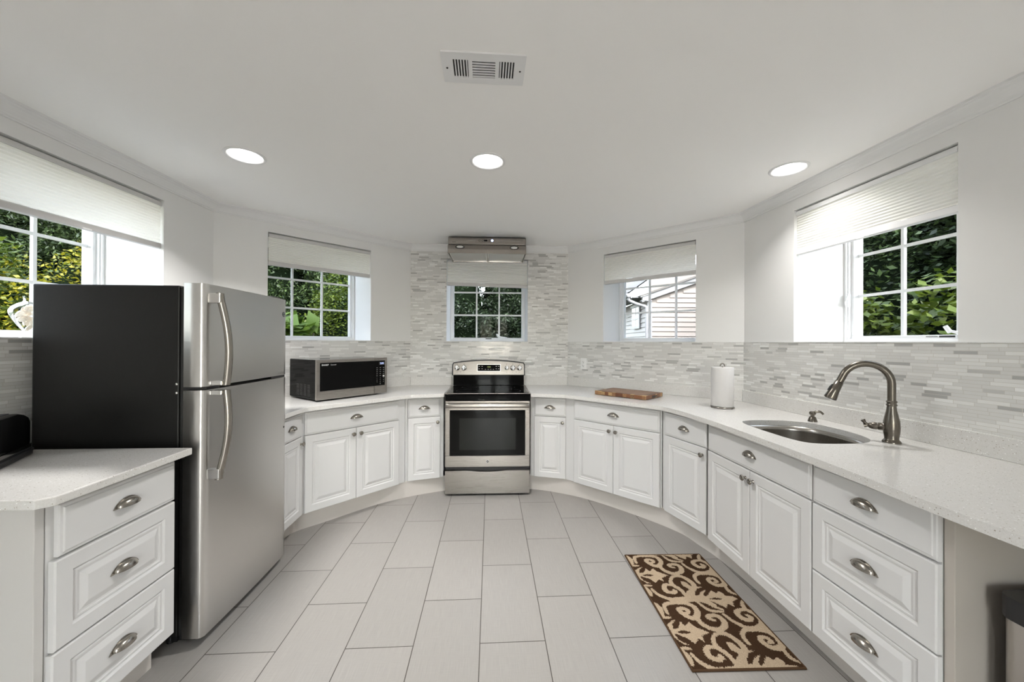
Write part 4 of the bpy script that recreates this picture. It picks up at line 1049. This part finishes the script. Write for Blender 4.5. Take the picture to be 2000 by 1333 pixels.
# ================================================================ trash can under the open worktop end
tr_ = thing('trash_can', 'stainless trash can with a black lid below the far right worktop end', 'trash can', (1.472, 1.012, 0), R(-90))
# local x -> world -y (towards the camera), y -> world +x
TX, TY = .40, .30
MB().prism(rrect(0, TX, 0, TY, .035, 8), .03, .600, 'steel_can', smooth=True).build('body', tr_)
MB().prism(rrect(.004, TX - .004, .004, TY - .004, .035, 8), 0, .0298, 'black_plastic').build('base', tr_)
mb = MB(); mb.prism(rrect(-.005, TX + .005, -.005, TY + .005, .036, 8), .6002, .662, 'black_plastic'); mb.build('lid', tr_, bevel=.004)
MB().prism(rrect(.03, TX - .03, .03, TY - .03, .03, 8), .6622, .668, 'steel_can').build('lid_plate', tr_, bevel=.002)

# ================================================================ outside
GZ = -.10
struct(MB().box(-40, 40, 4.2, 60, GZ - .2, GZ, 'soil').box(-40, -3.0, -20, 4.2, GZ - .2, GZ, 'soil').box(3.0, 40, -20, 4.2, GZ - .2, GZ, 'soil').build('ground'))
struct(MB().box(-2.99, 2.99, -14, -2.905, GZ - .2, -.03, 'bounce_paving').build('ground_bounce_slab'))  # unseen pale slab added to bounce sunlight in through the rear doors
rng = np.random.default_rng(11)
def leaf_mesh(name, C, size, mats, droop=0.0, wide=.45, mi=None, spread=1.0):
    """one folded leaf blade per point of C"""
    n = len(C); th = rng.uniform(0, 2 * np.pi, n); el = rng.normal(-droop, .45 * spread, n)
    d = np.stack([np.cos(th) * np.cos(el), np.sin(th) * np.cos(el), np.sin(el)], -1)
    up = rng.normal(0, .5, (n, 3)) + np.array([0, 0, 1.0]); s = np.cross(d, up); s /= np.linalg.norm(s, axis=1, keepdims=True) + 1e-9
    nrm = np.cross(s, d); L = (size * rng.uniform(.6, 1.25, n))[:, None]
    a = C - d * L * .5; t = C + d * L * .5; l = C + s * L * wide * .5 - nrm * L * .08 - d * L * .08; r = C - s * L * wide * .5 - nrm * L * .08 - d * L * .08
    V = np.stack([a, r, t, l], 1).reshape(-1, 3)
    F = np.arange(4 * n).reshape(n, 4)
    me = bpy.data.meshes.new(name)
    for m in mats: me.materials.append(M[m])
    np_mesh(me, V, F, mi); o = bpy.data.objects.new(name, me); COL.objects.link(o); return o
def blob(n, rx, ry, rz, cz, shell=.55, lumps=14, lump_r=.38):
    """points gathered in clumps over an ellipsoid"""
    u = rng.normal(0, 1, (lumps, 3)); u /= np.linalg.norm(u, axis=1, keepdims=True); u[:, 2] = np.abs(u[:, 2]) * 1.1 - .35
    c = u * rng.uniform(shell, 1.0, (lumps, 1)); k = rng.integers(0, lumps, n)
    v = rng.normal(0, 1, (n, 3)); v /= np.linalg.norm(v, axis=1, keepdims=True); p = c[k] + v * lump_r * rng.uniform(.55, 1, (n, 1))
    return p * np.array([rx, ry, rz]) + np.array([0, 0, cz])
def core(name, rx, ry, z0, z1, parent):  # solid dark core added inside the leaves to block light
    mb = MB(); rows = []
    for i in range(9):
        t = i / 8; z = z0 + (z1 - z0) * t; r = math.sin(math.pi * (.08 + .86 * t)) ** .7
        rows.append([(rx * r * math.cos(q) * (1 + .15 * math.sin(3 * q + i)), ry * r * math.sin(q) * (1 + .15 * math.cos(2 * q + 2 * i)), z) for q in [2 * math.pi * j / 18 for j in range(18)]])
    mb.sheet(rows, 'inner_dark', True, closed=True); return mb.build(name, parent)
def shrub(name, label, cat, x, y, rx, ry, h, n, size, m, group=None, droop=0.0, wide=.5, lumps=16, zbase=GZ, inner=True, trunk=True):
    t = thing(name, label, cat, (x, y, zbase), 0, group)
    C = blob(n, rx, ry, h * .5, h * .5, lumps=lumps); C = C[C[:, 2] > .03]
    f = leaf_mesh('foliage', C, size, [m], droop, wide); f.parent = t
    if inner: core('blocking_core', rx * .72, ry * .72, .05, h * .80, t)
    if trunk: MB().tube([(0, 0, 0), (.02, .01, h * .3), (.0, .03, h * .5)], [.05, .04, .02], 8, 'bark').build('trunk', t)
    return t
def conifer(label, x, y, r, h, n, m='leaf_conifer', size=.085, group='conifers behind the house'):
    t = thing('conifer', label, 'tree', (x, y, GZ), 0, group)
    nb = 170; hz = rng.uniform(.05, .98, nb) * h; th = rng.uniform(0, 2 * np.pi, nb); ln_ = r * (1.02 - hz / h) ** .5 * rng.uniform(.75, 1.1, nb)
    k = rng.integers(0, nb, n); q = rng.uniform(.25, 1, n) ** .7; w = rng.normal(0, .12, (n, 3)) * np.array([1, 1, .6]) * (.5 + r * .35)
    C = np.stack([np.cos(th[k]) * ln_[k] * q, np.sin(th[k]) * ln_[k] * q, hz[k] - .28 * ln_[k] * q ** 2], -1) + w; C = C[C[:, 2] > .05]
    f = leaf_mesh('foliage', C, size, [m], .45, .34, spread=.8); f.parent = t
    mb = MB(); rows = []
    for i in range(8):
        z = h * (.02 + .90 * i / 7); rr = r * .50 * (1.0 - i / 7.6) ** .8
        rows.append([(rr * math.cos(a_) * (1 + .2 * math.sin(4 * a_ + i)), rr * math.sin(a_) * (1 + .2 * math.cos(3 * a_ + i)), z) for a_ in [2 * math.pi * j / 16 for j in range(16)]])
    mb.sheet(rows, 'inner_dark', True, closed=True).build('blocking_core', t)  # solid dark core added to stop sky showing through the sprays
    MB().tube([(0, 0, 0), (0, 0, h * .95)], [r * .08 + .04, .02], 8, 'bark').build('trunk', t)
    return t
# left window
shrub('golden_shrub', 'golden yellow-leaved shrub outside the left window', 'shrub', -4.50, 4.40, .62, .62, 2.85, 20000, .043, 'leaf_yellow', wide=.66, lumps=34)
shrub('green_shrub', 'leafy green shrub left of the golden shrub outside the left window', 'shrub', -5.25, 4.18, .62, .62, 2.65, 7500, .10, 'leaf_green', wide=.40, lumps=30)
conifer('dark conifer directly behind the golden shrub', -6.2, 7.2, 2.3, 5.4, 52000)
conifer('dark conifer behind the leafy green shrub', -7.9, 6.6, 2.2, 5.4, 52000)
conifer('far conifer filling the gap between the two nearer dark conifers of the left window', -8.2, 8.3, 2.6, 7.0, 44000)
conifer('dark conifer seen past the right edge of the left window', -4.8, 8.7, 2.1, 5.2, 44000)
# back left window
shrub('lime_shrub', 'lime green small-leaved shrub behind the right panes of the window above the microwave', 'shrub', -2.50, 6.6, .78, .65, 2.70, 16000, .058, 'leaf_green', wide=.6, lumps=40)
bl = thing('broadleaf_plant', 'large-leaved plant outside the window above the microwave', 'plant', (-2.95, 5.55, GZ))
Cb = blob(110, .55, .45, .50, 1.50, lumps=16)
f = leaf_mesh('leaves', Cb, .32, ['leaf_broad'], .25, .60, spread=.7); f.parent = bl
mb = MB()
for k in range(6): mb.tube([(.05 * k - .12, .02 * k, 0), (.12 * k - .3, .04 * k - .1, 1.0), (.14 * k - .35, .05 * k - .1, 1.6)], .012, 6, 'bark')
mb.build('stems', bl)
conifer('conifer with hanging sprays behind the large-leaved plant', -3.3, 9.3, 2.1, 5.4, 50000)
conifer('conifer standing behind the lime green shrub', -1.9, 9.8, 1.9, 5.4, 50000)
conifer('far conifer filling the gap behind the middle panes of the window above the microwave', -5.2, 11.6, 2.5, 7.0, 44000)
# back window
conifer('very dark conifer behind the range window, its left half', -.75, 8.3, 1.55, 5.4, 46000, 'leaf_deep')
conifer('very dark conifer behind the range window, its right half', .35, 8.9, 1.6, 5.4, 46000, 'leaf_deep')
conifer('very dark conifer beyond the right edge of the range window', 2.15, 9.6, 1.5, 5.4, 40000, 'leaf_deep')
# right window
shrub('rhododendron', 'rhododendron bush behind the left pane of the window above the sink', 'shrub', 3.78, 3.95, .62, .60, 2.20, 4200, .10, 'leaf_rhodo', 'rhododendrons outside the sink window', wide=.58, lumps=34)
shrub('rhododendron', 'rhododendron bush behind the right pane of the window above the sink', 'shrub', 4.35, 3.10, .64, .62, 2.25, 4200, .10, 'leaf_rhodo', 'rhododendrons outside the sink window', wide=.58, lumps=34)
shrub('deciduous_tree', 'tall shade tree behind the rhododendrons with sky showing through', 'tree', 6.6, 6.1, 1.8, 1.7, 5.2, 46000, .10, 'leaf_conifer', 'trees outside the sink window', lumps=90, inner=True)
shrub('deciduous_tree', 'tall dark shade tree at the right edge of the window above the sink', 'tree', 6.9, 2.5, 1.8, 3.3, 6.4, 70000, .10, 'leaf_deep', 'trees outside the sink window', lumps=90, inner=True)  # widened beyond its visible part to block sky light on the window jamb
shrub('garden_shrub', 'low dark-leaved shrub before the neighbouring house wall', 'shrub', 4.05, 7.45, .55, .35, 1.62, 1300, .075, 'leaf_conifer', wide=.4, lumps=30, inner=False)

# neighbouring house: built in a frame whose +y runs away from the room
HA = math.radians(-3.27)
ho = thing('neighbouring_house', 'neighbouring house with pale lap siding seen through the back right window', 'house', (0, 0, 0), HA)
DY = 10.0; EXP = .1277
def siding(p, q, z0, z1, top=None, m='siding'):
    """lap boards from plan point p to q; top(t): height limit along the wall"""
    p, q = Vector(p), Vector(q); d = q - p; L = d.length; t = d.normalized(); nn = Vector((t.y, -t.x)); mb = MB(); k = 0
    while z0 + k * EXP < z1:
        za, zb = z0 + k * EXP, z0 + (k + 1) * EXP; s0 = 0.0; s1 = L
        if top:      # trim boards under the rake
            ok = [s_ for s_ in np.linspace(0, L, 80) if top(s_) >= zb]
            if not ok: break
            s0, s1 = ok[0], ok[-1]
        if s1 - s0 > .05:
            a, b = p + t * s0, p + t * s1; o1, o2 = nn * .030, nn * .004
            vs = [(a.x + o1.x, a.y + o1.y, za), (b.x + o1.x, b.y + o1.y, za), (b.x + o2.x, b.y + o2.y, zb), (a.x + o2.x, a.y + o2.y, zb), (a.x, a.y, za), (b.x, b.y, za)]
            mb.add(vs, [(0, 1, 2, 3), (0, 1, 5, 4)], m)
        k += 1
    mb.add([(p.x, p.y, z0), (q.x, q.y, z0), (q.x, q.y, min(z1, z0 + (k) * EXP)), (p.x, p.y, min(z1, z0 + k * EXP))], [(0, 1, 2, 3)], m)
    return mb
CX = 3.62; W2 = 9.2; PK = (CX + W2) / 2 - CX; EAVE = 2.50
rake = lambda s_: EAVE + .36 * min(s_ + .05, W2 - CX - s_ + .05)
siding((CX, DY), (W2, DY), GZ, 4.2, rake).build('gable_wall', ho)
siding((CX + .05 + .061 * 6, DY + 6), (CX, DY), GZ, 2.58, None, 'siding_grey').build('wing_wall', ho)
MB().box(CX - .028, CX + .09, DY - .03, DY + .02, GZ, EAVE, 'house_white').build('corner_board', ho)
mb = MB()
def slope_board(x0, z0_, x1, z1_, h, y0, y1, m):
    mb.add([(x0, y, z) for y in (y0, y1) for z in (z0_ - h, z0_)] + [(x1, y, z) for y in (y0, y1) for z in (z1_ - h, z1_)], [(0, 1, 5, 4), (2, 3, 7, 6), (0, 2, 6, 4), (1, 3, 7, 5), (0, 1, 3, 2), (4, 5, 7, 6)], m)
xm = (CX + W2) / 2; zp = EAVE + .36 * (xm - CX) + .17
slope_board(CX - .20, EAVE + .10, xm, zp, .15, DY - .12, DY - .05, 'house_white'); slope_board(xm, zp, W2 + .2, EAVE + .10, .15, DY - .12, DY - .05, 'house_white')
mb.build('rake_board', ho)
mb = MB(); slope_board(CX - .26, EAVE + .13, xm, zp + .05, .05, DY - .16, DY + 6, 'roof_grey'); slope_board(xm, zp + .05, W2 + .26, EAVE + .13, .05, DY - .16, DY + 6, 'roof_grey'); mb.build('gable_roof', ho)
MB().box(CX - .22, CX + .05, DY - .12, DY + .02, EAVE - .02, EAVE + .0, 'house_white').build('eave_return', ho)
MB().box(CX - .42, CX + .12, DY + .03, DY + 6, 2.585, 2.60, 'house_white').build('soffit', ho)
MB().box(CX - .46, CX - .43, DY + .03, DY + 6, 2.57, 2.70, 'house_white').build('fascia', ho)
mb = MB(); gp = [(CX - .46, 2.70), (CX - .56, 2.70), (CX - .575, 2.66), (CX - .545, 2.60), (CX - .46, 2.60)]
mb.add([(x, DY + .02, z) for x, z in gp] + [(x, DY + 6, z) for x, z in gp], [tuple(range(5)), tuple(range(5, 10))] + [(k, (k + 1) % 5, 5 + (k + 1) % 5, 5 + k) for k in range(5)], 'house_white'); mb.build('gutter', ho)
MB().tube(smooth_path([(CX - .48, DY + .10, 2.60), (CX - .48, DY + .10, 2.52), (CX - .30, DY + .03, 2.42), (CX - .10, DY - .04, 2.34), (CX - .065, DY - .05, 2.22), (CX - .065, DY - .05, 1.6), (CX - .065, DY - .05, GZ)], 6), .042, 10, 'house_white').build('downspout', ho)
mb = MB().add([(CX - .50, DY + .02, 2.70), (CX - .50, DY + 6, 2.70), (CX + 2.6, DY + 6, 4.9), (CX + 2.6, DY + .1, 4.9)], [(0, 1, 2, 3)], 'roof_grey').add([(CX - .50, DY + .02, 2.74), (CX - .50, DY + 6, 2.74), (CX + 2.6, DY + 6, 4.94), (CX + 2.6, DY + .1, 4.94)], [(0, 1, 2, 3)], 'roof_grey'); mb.build('wing_roof', ho)
# window in the wing wall
wx = lambda s_: CX + .061 * s_ + .0
wn2 = MB()
for s0, s1, z0_, z1_ in ((.70, 1.52, 1.79, 1.86), (.70, 1.52, 2.42, 2.50), (.70, .78, 1.86, 2.42), (1.44, 1.52, 1.86, 2.42), (1.08, 1.14, 1.86, 2.42), (.78, 1.44, 2.06, 2.10)):
    wn2.box(wx(s0) - .05, wx(s0) - .015, DY + s0, DY + s1, z0_, z1_, 'house_white')
wf = wn2.build('house_window', ho)
MB().box(wx(.78) - .030, wx(.78) - .024, DY + .78, DY + 1.44, 1.86, 2.42, 'house_glass').build('pane', wf)
